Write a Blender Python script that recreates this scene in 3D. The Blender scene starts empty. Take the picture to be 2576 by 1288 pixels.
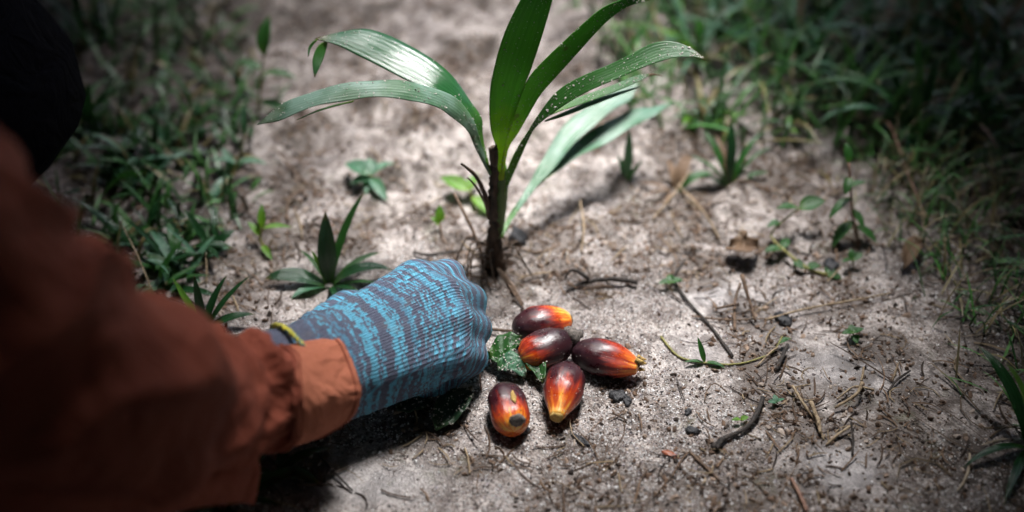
import bpy, bmesh, math, random
import numpy as np
from mathutils import Vector, Matrix, Quaternion

R = math.radians
sc = bpy.context.scene
C = sc.collection
rng = np.random.default_rng(7)
random.seed(7)

# ------------------------------------------------------------------ camera, sky, sun, exposure
PITCH, DIST, FOCAL = R(38.0), 0.85, 50.0
CAM_H = DIST * math.sin(PITCH)
FPX = 2576 * FOCAL / 36.0                       # photo measured on a 2576 x 1288 sheet
cam_d = bpy.data.cameras.new('camera')
cam = bpy.data.objects.new('camera', cam_d)
C.objects.link(cam)
cam.location = (0, 0, CAM_H)
cam.rotation_euler = (math.pi / 2 - PITCH, 0, 0)
cam_d.lens, cam_d.sensor_width = FOCAL, 36.0
cam_d.clip_start, cam_d.clip_end = 0.02, 500.0
cam_d.dof.use_dof = True
cam_d.dof.focus_distance = 0.755
cam_d.dof.aperture_fstop = 2.8
cam_d.dof.aperture_blades = 0
sc.camera = cam

SUN_AZ, SUN_EL = R(22.0), R(74.0)               # azimuth clockwise from +Y
S = Vector((math.sin(SUN_AZ) * math.cos(SUN_EL), math.cos(SUN_AZ) * math.cos(SUN_EL), math.sin(SUN_EL)))
w = bpy.data.worlds.new('World')
sc.world = w
w.use_nodes = True
wn = w.node_tree
bg = wn.nodes['Background']
sky = wn.nodes.new('ShaderNodeTexSky')
sky.sky_type = 'NISHITA'
sky.sun_disc = False
sky.sun_elevation = SUN_EL
sky.sun_rotation = SUN_AZ
sky.air_density, sky.dust_density, sky.ozone_density = 1.0, 3.0, 1.0
wn.links.new(sky.outputs['Color'], bg.inputs['Color'])
bg.inputs['Strength'].default_value = 0.05
sun_d = bpy.data.lights.new('sun', 'SUN')
sun_d.energy = 1.5
sun_d.angle = R(22.0)
sun_d.color = (1.0, 0.992, 0.985)
sun = bpy.data.objects.new('sun', sun_d)
C.objects.link(sun)
sun.rotation_euler = S.to_track_quat('Z', 'Y').to_euler()

vs = sc.view_settings
vs.view_transform, vs.look = 'Standard', 'None'
vs.exposure, vs.gamma = 3.3, 1.0
vs.use_curve_mapping = False
sc.render.engine = 'CYCLES'
sc.cycles.use_denoising = True
sc.cycles.max_bounces = 6
sc.cycles.transparent_max_bounces = 4

# ------------------------------------------------------------------ helpers: from photo measure to place
FWD = Vector((0, math.cos(PITCH), -math.sin(PITCH)))
UPV = Vector((0, math.sin(PITCH), math.cos(PITCH)))
CAM = Vector((0, 0, CAM_H))

def P(px, py, d):
    return CAM + FWD * d + Vector((1, 0, 0)) * ((px - 1288) / FPX * d) + UPV * ((644 - py) / FPX * d)

def G(px, py, z=0.0):
    s = math.sin(PITCH) + (py - 644) / FPX * math.cos(PITCH)
    return P(px, py, (CAM_H - z) / s)

def PY(px, py, y):
    k = math.cos(PITCH) + (644 - py) / FPX * math.sin(PITCH)
    return P(px, py, y / k)

_tab = {}
def vnoise(x, y, seed=0):
    if seed not in _tab:
        _tab[seed] = np.random.default_rng(100 + seed).random((256, 256))
    T = _tab[seed]
    x = np.asarray(x, float); y = np.asarray(y, float)
    xi = np.floor(x).astype(int); yi = np.floor(y).astype(int)
    fx = x - xi; fy = y - yi
    fx = fx * fx * (3 - 2 * fx); fy = fy * fy * (3 - 2 * fy)
    x0 = xi & 255; x1 = (xi + 1) & 255; y0 = yi & 255; y1 = (yi + 1) & 255
    return (T[x0, y0] * (1 - fx) + T[x1, y0] * fx) * (1 - fy) + (T[x0, y1] * (1 - fx) + T[x1, y1] * fx) * fy

def fbm(x, y, seed=0, n=4):
    a, s, t = 1.0, 0.0, 0.0
    for i in range(n):
        s = s + a * (vnoise(x * 2 ** i + 13.7 * i, y * 2 ** i + 5.1 * i, seed + i) - 0.5)
        t += a; a *= 0.5
    return s / t * 2

def sstep(a, b, x):
    t = np.clip((np.asarray(x, float) - a) / (b - a), 0, 1)
    return t * t * (3 - 2 * t)

def rough_mask(x, y):                            # 1 = lumpy soil, 0 = washed smooth silt
    m = 0.30 + 0.85 * sstep(0.60, 0.80, y) + 0.55 * fbm(x * 9, y * 9, 40, 3)
    m = m - 1.1 * np.exp(-(((x - 0.19) / 0.10) ** 2 + ((y - 0.55) / 0.07) ** 2))
    m = m - 0.6 * np.exp(-(((x + 0.02) / 0.16) ** 2 + ((y - 0.42) / 0.08) ** 2))
    return np.clip(m, 0.04, 1.2)

def H(x, y):
    x = np.asarray(x, float); y = np.asarray(y, float)
    near = 1 - sstep(1.5, 6.0, np.hypot(x, y))
    m = rough_mask(x, y)
    z = 0.0075 * fbm(x * 6, y * 6, 1, 3)
    lump = fbm(x * 38, y * 38, 5, 3)
    z = z + m * (0.0080 * lump + 0.0075 * np.maximum(0, fbm(x * 75, y * 75, 9, 2)) ** 1.2)
    z = z - m * 0.0070 * np.maximum(0, fbm(x * 55, y * 55, 12, 2) - 0.15)
    z = z + (0.25 + m) * 0.0011 * fbm(x * 170, y * 170, 15, 2)
    return z * near

PATCH = [(1880, 800, 55), (1950, 895, 60), (1925, 975, 70), (2000, 1050, 85), (2085, 1010, 45), (1850, 1245, 110), (1480, 1255, 90), (1640, 1230, 70), (1720, 500, 70), (1640, 560, 60), (1900, 625, 60), (1780, 560, 60),
         (1246, 690, 45), (1215, 670, 35), (1350, 690, 40), (1300, 610, 45), (1150, 630, 40), (1010, 560, 50), (1450, 690, 55), (1275, 925, 40), (1050, 1050, 60), (1190, 1175, 35), (720, 1190, 60), (950, 450, 45), (700, 600, 50), (740, 480, 70),
         (600, 460, 60), (860, 570, 60), (1080, 540, 45), (1385, 600, 50), (1560, 610, 65), (1620, 690, 45), (1780, 680, 60), (2120, 760, 60), (2240, 1000, 80), (2290, 1110, 90), (2100, 620, 70), (1980, 460, 70), (1700, 380, 60),
         (1060, 300, 60), (900, 250, 60), (760, 330, 60), (1500, 330, 50), (1420, 200, 60), (1180, 150, 60), (950, 120, 70), (1560, 120, 60), (640, 740, 60), (560, 640, 60), (2230, 880, 50), (1450, 1110, 40), (1560, 1005, 35)]
_pp = [(G(a, b), r / FPX * 0.8) for a, b, r in PATCH]
def patches(x, y):                                # 1 where dark humus, crumbs, litter and painted relief shade gather
    x = np.asarray(x, float); y = np.asarray(y, float); m = np.zeros(np.broadcast(x, y).shape)
    wx = x + 0.012 * fbm(x * 40, y * 40, 30, 3); wy = y + 0.016 * fbm(x * 40 + 9, y * 40, 33, 3)
    for p, r in _pp:
        m = np.maximum(m, np.exp(-(((wx - p.x) / (r * 1.45)) ** 2 + ((wy - p.y) / (r * 1.55)) ** 2)))
    return np.clip(m * (0.95 + 1.1 * fbm(x * 60, y * 60, 36, 3)), 0, 1)

def silt(x, y):                                   # smooth, still damp washed patches
    x = np.asarray(x, float); y = np.asarray(y, float)
    m = np.zeros(np.broadcast(x, y).shape)
    for a, b, rx, ry in ((2150, 930, 190, 110), (1950, 830, 90, 50), (1800, 740, 130, 60), (2100, 1180, 120, 70), (1740, 880, 90, 70), (900, 1210, 200, 60)):
        p = G(a, b); m = np.maximum(m, np.exp(-(((x - p.x) / (rx / FPX * .75)) ** 2 + ((y - p.y) / (ry / FPX * 1.15)) ** 2)))
    return np.clip(1.5 * m * (1 + .9 * fbm(x * 30, y * 30, 38, 3)) - .25, 0, 1)

def Hs(x, y): return float(H(x, y))

def on(px, py, dz=0.0):                          # a point of the ground under a photo position
    p = G(px, py)
    for _ in range(3):
        p = G(px, py, Hs(p.x, p.y))
    p.z += dz
    return p

# ------------------------------------------------------------------ helpers: objects
def link(o, parent=None):
    C.objects.link(o)
    if parent is not None: o.parent = parent
    return o

def tag(o, label=None, cat=None, group=None, kind=None):
    if label: o['label'] = label
    if cat: o['category'] = cat
    if group: o['group'] = group
    if kind: o['kind'] = kind
    return o

def empty(name, loc, label=None, cat=None, group=None, rz=0):
    e = bpy.data.objects.new(name, None)
    e.empty_display_size = 0.02
    e.location = loc; e.rotation_euler = (0, 0, rz)
    return tag(link(e), label, cat, group)

def mesh(name, V, F, mat, parent=None, uv=None, smooth=True, attrs=None):
    me = bpy.data.meshes.new(name)
    me.from_pydata([tuple(v) for v in V], [], [tuple(f) for f in F])
    if smooth:
        me.polygons.foreach_set('use_smooth', [True] * len(me.polygons))
    if uv is not None:
        l = me.uv_layers.new(name='UVMap')
        idx = np.zeros(len(me.loops), int)
        me.loops.foreach_get('vertex_index', idx)
        l.data.foreach_set('uv', np.asarray(uv, float)[idx].ravel())
    for k, a in (attrs or {}).items():
        at = me.attributes.new(k, 'FLOAT', 'POINT')
        at.data.foreach_set('value', np.asarray(a, np.float32))
    me.materials.append(mat)
    me.update()
    return link(bpy.data.objects.new(name, me), parent)

def bigmesh(name, V, F, mat, parent=None, col=None, smooth=False):
    V = np.asarray(V, np.float32); F = np.asarray(F, np.int32)
    me = bpy.data.meshes.new(name)
    k = F.shape[1]
    me.vertices.add(len(V)); me.vertices.foreach_set('co', V.ravel())
    me.loops.add(F.size); me.loops.foreach_set('vertex_index', F.ravel())
    me.polygons.add(len(F)); me.polygons.foreach_set('loop_start', np.arange(len(F), dtype=np.int32) * k)
    try: me.polygons.foreach_set('loop_total', np.full(len(F), k, np.int32))
    except Exception: pass
    me.polygons.foreach_set('use_smooth', np.full(len(F), smooth))
    if col is not None:
        a = me.attributes.new('Col', 'FLOAT_COLOR', 'POINT')
        c = np.ones((len(V), 4), np.float32); c[:, :3] = col
        a.data.foreach_set('color', c.ravel())
    me.materials.append(mat)
    me.update(calc_edges=True); me.validate()
    return link(bpy.data.objects.new(name, me), parent)

def scatter(name, bv, bf, pos, scale, cols, mat, flat=False, parent=None):
    """joins many randomly turned copies of a small solid into one mesh"""
    n = len(pos); bv = np.asarray(bv, float); bf = np.asarray(bf, int)
    q = rng.normal(size=(n, 4))
    if flat:
        q[:, 1:3] *= 0.16
    q /= np.linalg.norm(q, axis=1)[:, None]
    a, b, c, d = q.T
    M = np.empty((n, 3, 3))
    M[:, 0, 0] = a*a+b*b-c*c-d*d; M[:, 0, 1] = 2*(b*c-a*d); M[:, 0, 2] = 2*(b*d+a*c)
    M[:, 1, 0] = 2*(b*c+a*d); M[:, 1, 1] = a*a-b*b+c*c-d*d; M[:, 1, 2] = 2*(c*d-a*b)
    M[:, 2, 0] = 2*(b*d-a*c); M[:, 2, 1] = 2*(c*d+a*b); M[:, 2, 2] = a*a-b*b-c*c+d*d
    V = bv[None] * np.asarray(scale)[:, None, :]
    V = np.einsum('nij,nkj->nki', M, V) + np.asarray(pos)[:, None, :]
    F = bf[None] + (np.arange(n) * len(bv))[:, None, None]
    col = np.repeat(np.asarray(cols), len(bv), axis=0)
    return bigmesh(name, V.reshape(-1, 3), F.reshape(-1, bf.shape[1]), mat, parent, col)

OCT_V = [(1,0,0),(-1,0,0),(0,1,0),(0,-1,0),(0,0,1),(0,0,-1)]
OCT_F = [(0,2,4),(2,1,4),(1,3,4),(3,0,4),(2,0,5),(1,2,5),(3,1,5),(0,3,5)]

def catmull(pts, n):
    pts = np.asarray(pts, float)
    p = np.vstack([2 * pts[0] - pts[1], pts, 2 * pts[-1] - pts[-2]])
    t = np.linspace(0, len(pts) - 1 - 1e-9, n)
    i = t.astype(int); f = (t - i)[:, None]
    a, b, c, d = p[i], p[i + 1], p[i + 2], p[i + 3]
    return 0.5 * (2*b + (c - a) * f + (2*a - 5*b + 4*c - d) * f**2 + (3*b - a - 3*c + d) * f**3)

def catmull_closed(pts, n):
    pts = np.asarray(pts, float); m = len(pts)
    t = np.arange(n) / n * m
    i = t.astype(int); f = (t - i)[:, None]
    a, b, c, d = pts[(i-1) % m], pts[i % m], pts[(i+1) % m], pts[(i+2) % m]
    return 0.5 * (2*b + (c - a) * f + (2*a - 5*b + 4*c - d) * f**2 + (3*b - a - 3*c + d) * f**3)

def tube_data(pts, rad, sides=7, jitter=0.0, caps=True):
    pts = np.asarray(pts, float); n = len(pts)
    rad = np.broadcast_to(np.asarray(rad, float), (n,))
    T = np.gradient(pts, axis=0); T /= np.linalg.norm(T, axis=1)[:, None] + 1e-12
    up = np.array([0, 0, 1.0]) if abs(T[0][2]) < 0.9 else np.array([1.0, 0, 0])
    V = []
    N = np.cross(T[0], up); N /= np.linalg.norm(N)
    for i in range(n):
        N = N - T[i] * N.dot(T[i]); N /= np.linalg.norm(N) + 1e-12
        B = np.cross(T[i], N)
        for k in range(sides):
            a = 2 * math.pi * k / sides
            r = rad[i] * (1 + jitter * (rng.random() - 0.5) * 2)
            V.append(pts[i] + (N * math.cos(a) + B * math.sin(a)) * r)
    F = [(i*sides+k, i*sides+(k+1) % sides, (i+1)*sides+(k+1) % sides, (i+1)*sides+k) for i in range(n-1) for k in range(sides)]
    if caps:
        F.append(tuple(range(sides))[::-1]); F.append(tuple(range((n-1)*sides, n*sides)))
    return V, F

def tube(name, pts, rad, mat, parent=None, sides=7, jitter=0.0, n=None):
    if n: 
        m = len(pts)
        if not np.isscalar(rad):
            rad = np.interp(np.linspace(0, m - 1, n), np.arange(m), rad)
        pts = catmull(pts, n)
    V, F = tube_data(pts, rad, sides, jitter)
    return mesh(name, V, F, mat, parent)

# ------------------------------------------------------------------ materials
def new_mat(name):
    m = bpy.data.materials.new(name); m.use_nodes = True
    nt = m.node_tree
    return m, nt, nt.nodes['Principled BSDF']

def N(nt, typ, **kw):
    n = nt.nodes.new(typ)
    for k, v in kw.items():
        if k in n.inputs.keys(): n.inputs[k].default_value = v
        else: setattr(n, k, v)
    return n

def ramp(nt, stops, interp='LINEAR'):
    r = nt.nodes.new('ShaderNodeValToRGB'); e = r.color_ramp
    e.interpolation = interp
    while len(e.elements) < len(stops): e.elements.new(0.5)
    for el, (p, c) in zip(e.elements, stops):
        el.position = p; el.color = (*c, 1) if len(c) == 3 else c
    return r

def mixc(nt, a, b, fac, blend='MIX'):
    m = nt.nodes.new('ShaderNodeMix'); m.data_type = 'RGBA'; m.blend_type = blend
    L = nt.links
    for s, v in ((6, a), (7, b), (0, fac)):
        if hasattr(v, 'links'): L.new(v, m.inputs[s])
        elif s == 0: m.inputs[0].default_value = v
        else: m.inputs[s].default_value = (*v, 1)
    return m.outputs[2]

def mathn(nt, op, a, b=None, clamp=False):
    m = nt.nodes.new('ShaderNodeMath'); m.operation = op; m.use_clamp = clamp
    for i, v in enumerate((a, b)):
        if v is None: continue
        if hasattr(v, 'links'): nt.links.new(v, m.inputs[i])
        else: m.inputs[i].default_value = v
    return m.outputs[0]

def noise(nt, vec, scale, detail=4, rough=0.55, dist=0.0):
    n = nt.nodes.new('ShaderNodeTexNoise')
    n.inputs['Scale'].default_value = scale; n.inputs['Detail'].default_value = detail
    n.inputs['Roughness'].default_value = rough; n.inputs['Distortion'].default_value = dist
    if vec is not None: nt.links.new(vec, n.inputs['Vector'])
    return n.outputs['Fac']

def bump(nt, h, strength, dist, bsdf, prev=None):
    b = nt.nodes.new('ShaderNodeBump'); b.inputs['Strength'].default_value = strength
    b.inputs['Distance'].default_value = dist
    nt.links.new(h, b.inputs['Height'])
    if prev is not None: nt.links.new(prev, b.inputs['Normal'])
    if bsdf is not None: nt.links.new(b.outputs[0], bsdf.inputs['Normal'])
    return b.outputs[0]

def soil_material():
    m, nt, bs = new_mat('sandy_soil'); L = nt.links
    co = nt.nodes.new('ShaderNodeTexCoord').outputs['Object']
    big = noise(nt, co, 6, 4, 0.6)
    mid = noise(nt, co, 34, 5, 0.62, 0.3)
    fine = noise(nt, co, 190, 4, 0.6)
    base = ramp(nt, [(0.32, (0.165, 0.148, 0.145)), (0.43, (0.31, 0.288, 0.285)), (0.56, (0.455, 0.428, 0.420)), (0.75, (0.575, 0.545, 0.535))])
    L.new(mathn(nt, 'ADD', mathn(nt, 'MULTIPLY', big, 0.45), mathn(nt, 'MULTIPLY', mid, 0.55)), base.inputs[0])
    # dark damp humus in small irregular spots
    spot = ramp(nt, [(0.47, (0, 0, 0)), (0.58, (1, 1, 1))]); L.new(noise(nt, co, 75, 5, 0.66, 0.4), spot.inputs[0])
    c1 = mixc(nt, base.outputs[0], (0.095, 0.074, 0.064), mathn(nt, 'MULTIPLY', spot.outputs[0], 0.78))
    # grain speckle
    vo = N(nt, 'ShaderNodeTexVoronoi'); vo.inputs['Scale'].default_value = 900; L.new(co, vo.inputs['Vector'])
    sp = ramp(nt, [(0.0, (0.25, 0.2, 0.17)), (0.22, (0.62, 0.55, 0.5)), (0.65, (1.0, 0.95, 0.9)), (1.0, (1.45, 1.4, 1.35))])
    sep = nt.nodes.new('ShaderNodeSeparateColor'); L.new(vo.outputs['Color'], sep.inputs[0]); L.new(sep.outputs[0], sp.inputs[0])
    c2 = mixc(nt, c1, sp.outputs[0], 0.72, 'MULTIPLY')
    fr = ramp(nt, [(0.3, (0.72, 0.70, 0.68)), (0.7, (1.12, 1.1, 1.08))]); L.new(fine, fr.inputs[0])
    c3 = mixc(nt, c2, fr.outputs[0], 0.8, 'MULTIPLY')
    ah = nt.nodes.new('ShaderNodeAttribute'); ah.attribute_name = 'humus_shade'
    asl = nt.nodes.new('ShaderNodeAttribute'); asl.attribute_name = 'silt'
    hf = ramp(nt, [(0.20, (0, 0, 0)), (0.48, (1, 1, 1))]); L.new(mathn(nt, 'MULTIPLY', ah.outputs['Fac'], mathn(nt, 'ADD', 0.35, mathn(nt, 'MULTIPLY', noise(nt, co, 210, 4, 0.7), 1.3))), hf.inputs[0])
    c3 = mixc(nt, c3, (0.350, 0.340, 0.346), mathn(nt, 'MULTIPLY', asl.outputs['Fac'], 0.40))
    c3 = mixc(nt, c3, mixc(nt, (0.062, 0.046, 0.036), c3, 0.22), mathn(nt, 'MULTIPLY', hf.outputs[0], 0.85))  # dark organic soil, with weak relief shade painted into the colour
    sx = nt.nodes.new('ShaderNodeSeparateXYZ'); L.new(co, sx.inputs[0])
    # dark grass soil plus edge shade painted into the colour, outside an oval
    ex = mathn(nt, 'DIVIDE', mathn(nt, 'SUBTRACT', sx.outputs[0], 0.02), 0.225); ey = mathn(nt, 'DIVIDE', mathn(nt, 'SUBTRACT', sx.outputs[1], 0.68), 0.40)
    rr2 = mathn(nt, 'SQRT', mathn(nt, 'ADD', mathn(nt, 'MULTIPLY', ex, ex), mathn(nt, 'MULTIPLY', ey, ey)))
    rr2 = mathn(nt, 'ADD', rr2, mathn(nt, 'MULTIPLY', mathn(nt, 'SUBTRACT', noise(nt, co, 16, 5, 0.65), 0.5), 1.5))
    edge_shade = ramp(nt, [(0.56, (0, 0, 0)), (0.78, (1, 1, 1))]); L.new(mathn(nt, 'MULTIPLY', rr2, 0.68), edge_shade.inputs[0])
    c3 = mixc(nt, c3, mixc(nt, (0.040, 0.033, 0.028), c3, 0.20), mathn(nt, 'MULTIPLY', edge_shade.outputs[0], 0.92))
    # thin mossy stain
    ms = ramp(nt, [(0.60, (0, 0, 0)), (0.74, (1, 1, 1))]); L.new(noise(nt, co, 27, 5, 0.7), ms.inputs[0])
    c3 = mixc(nt, c3, (0.10, 0.11, 0.050), mathn(nt, 'MULTIPLY', ms.outputs[0], 0.55))
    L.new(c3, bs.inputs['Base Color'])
    rr = ramp(nt, [(0.35, (0.42, 0.42, 0.42)), (0.6, (0.85, 0.85, 0.85))]); L.new(big, rr.inputs[0])
    L.new(mathn(nt, 'ADD', mathn(nt, 'SUBTRACT', rr.outputs[0], mathn(nt, 'MULTIPLY', asl.outputs['Fac'], 0.30), True), mathn(nt, 'MULTIPLY', edge_shade.outputs[0], 0.35), True), bs.inputs['Roughness'])
    bs.inputs['Specular IOR Level'].default_value = 0.35
    b1 = bump(nt, mathn(nt, 'MULTIPLY', fine, mathn(nt, 'SUBTRACT', 1.0, mathn(nt, 'MULTIPLY', asl.outputs['Fac'], 0.75))), 0.8, 0.0020, None)
    bump(nt, vo.outputs['Distance'], 0.55, 0.0008, bs, b1)
    return m

def col_material(name, rough=0.7, spec=0.35):
    m, nt, bs = new_mat(name)
    a = nt.nodes.new('ShaderNodeAttribute'); a.attribute_name = 'Col'
    co = nt.nodes.new('ShaderNodeTexCoord').outputs['Object']
    f = ramp(nt, [(0.3, (0.7, 0.7, 0.7)), (0.7, (1.15, 1.15, 1.15))]); nt.links.new(noise(nt, co, 300, 3), f.inputs[0])
    nt.links.new(mixc(nt, a.outputs['Color'], f.outputs[0], 0.8, 'MULTIPLY'), bs.inputs['Base Color'])
    bs.inputs['Roughness'].default_value = rough
    bs.inputs['Specular IOR Level'].default_value = spec
    return m

def leaf_material(name, c_base, c_mid, c_tip, rough=0.32, ribs=9.0, trans=0.25, wet=0.0, film=0.0, filmcol=(0.22, 0.33, 0.30)):
    """UV: x along the leaf from the base, y across it"""
    m, nt, bs = new_mat(name); L = nt.links
    uv = nt.nodes.new('ShaderNodeTexCoord').outputs['UV']
    ob = nt.nodes.new('ShaderNodeTexCoord').outputs['Object']
    sx = nt.nodes.new('ShaderNodeSeparateXYZ'); L.new(uv, sx.inputs[0])
    g = ramp(nt, [(0.0, c_base), (0.30, c_mid), (0.90, c_tip), (1.0, tuple(0.5 * a + 0.5 * b for a, b in zip(c_tip, (0.16, 0.09, 0.03))))])
    nz = noise(nt, ob, 60, 3)
    L.new(mathn(nt, 'ADD', sx.outputs[0], mathn(nt, 'MULTIPLY', mathn(nt, 'SUBTRACT', nz, 0.5), 0.25)), g.inputs[0])
    # veins run along the blade
    mp = nt.nodes.new('ShaderNodeMapping'); mp.inputs['Scale'].default_value = (2.0, 55.0, 1.0); L.new(uv, mp.inputs[0])
    vein = noise(nt, mp.outputs[0], 1.0, 3, 0.6)
    vr = ramp(nt, [(0.32, (0.62, 0.66, 0.6)), (0.5, (1, 1, 1)), (0.72, (1.35, 1.32, 1.15))]); L.new(vein, vr.inputs[0])
    c = mixc(nt, g.outputs[0], vr.outputs[0], 0.75, 'MULTIPLY')
    if film > 0:
        fr = ramp(nt, [(0.40, (0, 0, 0)), (0.62, (1, 1, 1))]); L.new(noise(nt, ob, 45, 4), fr.inputs[0])
        c = mixc(nt, c, filmcol, mathn(nt, 'MULTIPLY', fr.outputs[0], film))
    # small brown blemishes
    bl = ramp(nt, [(0.70, (0, 0, 0)), (0.76, (1, 1, 1))]); L.new(noise(nt, ob, 120, 2), bl.inputs[0])
    c = mixc(nt, c, (0.10, 0.06, 0.025), mathn(nt, 'MULTIPLY', bl.outputs[0], 0.6))
    L.new(c, bs.inputs['Base Color'])
    if wet > 0:
        rr = ramp(nt, [(0.38, (rough,) * 3), (0.56, (0.10,) * 3)]); L.new(noise(nt, ob, 38, 4), rr.inputs[0])
        L.new(rr.outputs[0], bs.inputs['Roughness'])
    else:
        bs.inputs['Roughness'].default_value = rough
    bs.inputs['Specular IOR Level'].default_value = 0.5
    wv = mathn(nt, 'SINE', mathn(nt, 'MULTIPLY', sx.outputs[1], ribs * 6.283))
    b1 = bump(nt, wv, 0.15, 0.0006, None)
    nb = bump(nt, vein, 0.35, 0.0006, bs, b1)
    tr = nt.nodes.new('ShaderNodeBsdfTranslucent')
    L.new(mixc(nt, c, (1.5, 1.6, 0.6), 0.6, 'MULTIPLY'), tr.inputs['Color'])
    mx = nt.nodes.new('ShaderNodeMixShader'); mx.inputs[0].default_value = trans
    L.new(bs.outputs[0], mx.inputs[1]); L.new(tr.outputs[0], mx.inputs[2])
    L.new(mx.outputs[0], nt.nodes['Material Output'].inputs[0])
    return m

def bark_material(name, c1, c2, scale=120, rough=0.8, stretch=(1, 1, 0.2)):
    m, nt, bs = new_mat(name); L = nt.links
    ob = nt.nodes.new('ShaderNodeTexCoord').outputs['Object']
    mp = nt.nodes.new('ShaderNodeMapping'); mp.inputs['Scale'].default_value = stretch; L.new(ob, mp.inputs[0])
    n = noise(nt, mp.outputs[0], scale * 4, 4, 0.65)
    r = ramp(nt, [(0.35, c1), (0.68, c2)]); L.new(n, r.inputs[0])
    L.new(r.outputs[0], bs.inputs['Base Color'])
    bs.inputs['Roughness'].default_value = rough
    bump(nt, n, 0.8, 0.0012, bs)
    return m

def cloth_material(name, c1, c2, rough=0.85, thread=1500):
    m, nt, bs = new_mat(name); L = nt.links
    ob = nt.nodes.new('ShaderNodeTexCoord').outputs['Object']
    r = ramp(nt, [(0.35, c1), (0.65, c2)]); L.new(noise(nt, ob, 22, 4), r.inputs[0])
    g = ramp(nt, [(0.3, (0.82, 0.82, 0.82)), (0.7, (1.1, 1.1, 1.1))]); L.new(noise(nt, ob, thread, 2), g.inputs[0])
    L.new(mixc(nt, r.outputs[0], g.outputs[0], 1.0, 'MULTIPLY'), bs.inputs['Base Color'])
    bs.inputs['Roughness'].default_value = rough
    bs.inputs['Specular IOR Level'].default_value = 0.2
    b0 = bump(nt, noise(nt, ob, 34, 3, 0.5, 1.6), 0.75, 0.010, None)
    b1 = bump(nt, noise(nt, ob, 160, 3), 0.4, 0.002, None, b0)
    bump(nt, noise(nt, ob, thread, 2), 0.35, 0.0004, bs, b1)
    return m

M = {}
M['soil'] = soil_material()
M['grain'] = col_material('sand_grain', 0.55, 0.5)
M['crumb'] = col_material('soil_crumb', 0.9, 0.2)
M['litter'] = col_material('plant_litter', 0.7, 0.3)
M['grassstuff'] = col_material('grass_blades', 0.45, 0.4)
M['palm_leaf'] = leaf_material('palm_leaf', (0.13, 0.27, 0.018), (0.050, 0.175, 0.030), (0.032, 0.115, 0.040), 0.28, 7, 0.38)
M['palm_leaf_young'] = leaf_material('palm_leaf_young', (0.42, 0.56, 0.020), (0.12, 0.31, 0.028), (0.045, 0.170, 0.042), 0.32, 7, 0.50)
M['palm_leaf_wet'] = leaf_material('palm_leaf_wet', (0.08, 0.19, 0.022), (0.020, 0.090, 0.028), (0.018, 0.082, 0.034), 0.24, 7, 0.18, wet=1)
M['palm_leaf_dull'] = leaf_material('palm_leaf_dull', (0.07, 0.17, 0.028), (0.060, 0.16, 0.065), (0.030, 0.100, 0.045), 0.34, 7, 0.2, film=0.6, filmcol=(0.26, 0.38, 0.33))
M['palm_leaf_far'] = leaf_material('palm_leaf_far', (0.10, 0.22, 0.025), (0.055, 0.17, 0.075), (0.065, 0.18, 0.10), 0.30, 7, 0.25, film=0.5, filmcol=(0.16, 0.29, 0.23))
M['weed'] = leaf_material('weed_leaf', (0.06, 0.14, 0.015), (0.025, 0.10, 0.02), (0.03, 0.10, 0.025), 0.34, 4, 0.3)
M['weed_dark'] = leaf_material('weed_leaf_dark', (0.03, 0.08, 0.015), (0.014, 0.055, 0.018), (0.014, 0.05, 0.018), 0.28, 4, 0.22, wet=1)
M['weed_bright'] = leaf_material('weed_leaf_bright', (0.16, 0.30, 0.02), (0.12, 0.28, 0.02), (0.09, 0.22, 0.03), 0.38, 3, 0.4)
M['weed_blue'] = leaf_material('weed_leaf_bluish', (0.05, 0.14, 0.04), (0.05, 0.16, 0.08), (0.07, 0.18, 0.10), 0.32, 4, 0.28, film=0.3)
M['weed_dry'] = leaf_material('dry_leaf', (0.12, 0.075, 0.045), (0.17, 0.105, 0.062), (0.12, 0.07, 0.042), 0.7, 4, 0.15)
M['fallen'] = leaf_material('fallen_leaf', (0.02, 0.05, 0.015), (0.014, 0.045, 0.018), (0.02, 0.05, 0.02), 0.30, 5, 0.1)
M['dirtgrain'] = col_material('leaf_sand_specks', 0.7, 0.3)
M['stem'] = bark_material('stem_fibre', (0.014, 0.010, 0.007), (0.115, 0.072, 0.045), 90)
M['stemgreen'] = bark_material('green_sheath', (0.05, 0.11, 0.018), (0.10, 0.19, 0.03), 60, 0.5)
M['twig_dark'] = bark_material('charred_twig', (0.010, 0.008, 0.007), (0.055, 0.042, 0.034), 110, 0.75, (1, 1, 1))
M['twig'] = bark_material('brown_twig', (0.06, 0.035, 0.022), (0.20, 0.13, 0.085), 110, 0.8, (1, 1, 1))
M['straw'] = bark_material('dry_straw', (0.19, 0.13, 0.075), (0.40, 0.31, 0.20), 110, 0.75, (1, 1, 1))
M['runner'] = bark_material('runner_stem', (0.14, 0.13, 0.03), (0.27, 0.25, 0.08), 90, 0.55, (1, 1, 1))
M['redstalk'] = bark_material('reddish_stalk', (0.16, 0.07, 0.045), (0.34, 0.20, 0.14), 90, 0.6, (1, 1, 1))
M['char'] = bark_material('charcoal', (0.008, 0.008, 0.010), (0.04, 0.04, 0.045), 150, 0.45, (1, 1, 1))
M['cloth'] = cloth_material('rust_cotton', (0.215, 0.054, 0.032), (0.275, 0.074, 0.044))
M['cuffcloth'] = cloth_material('rust_cotton_cuff', (0.38, 0.125, 0.070), (0.46, 0.160, 0.092))
M['navy'] = cloth_material('navy_trousers', (0.0022, 0.0024, 0.0040), (0.0035, 0.0038, 0.006), 0.95)
M['navy'].node_tree.nodes['Principled BSDF'].inputs['Specular IOR Level'].default_value = 0.02
M['skin'] = cloth_material('skin', (0.20, 0.10, 0.06), (0.25, 0.13, 0.08), 0.5)
M['hair'] = cloth_material('hair', (0.008, 0.006, 0.005), (0.015, 0.012, 0.01), 0.5)
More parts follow.
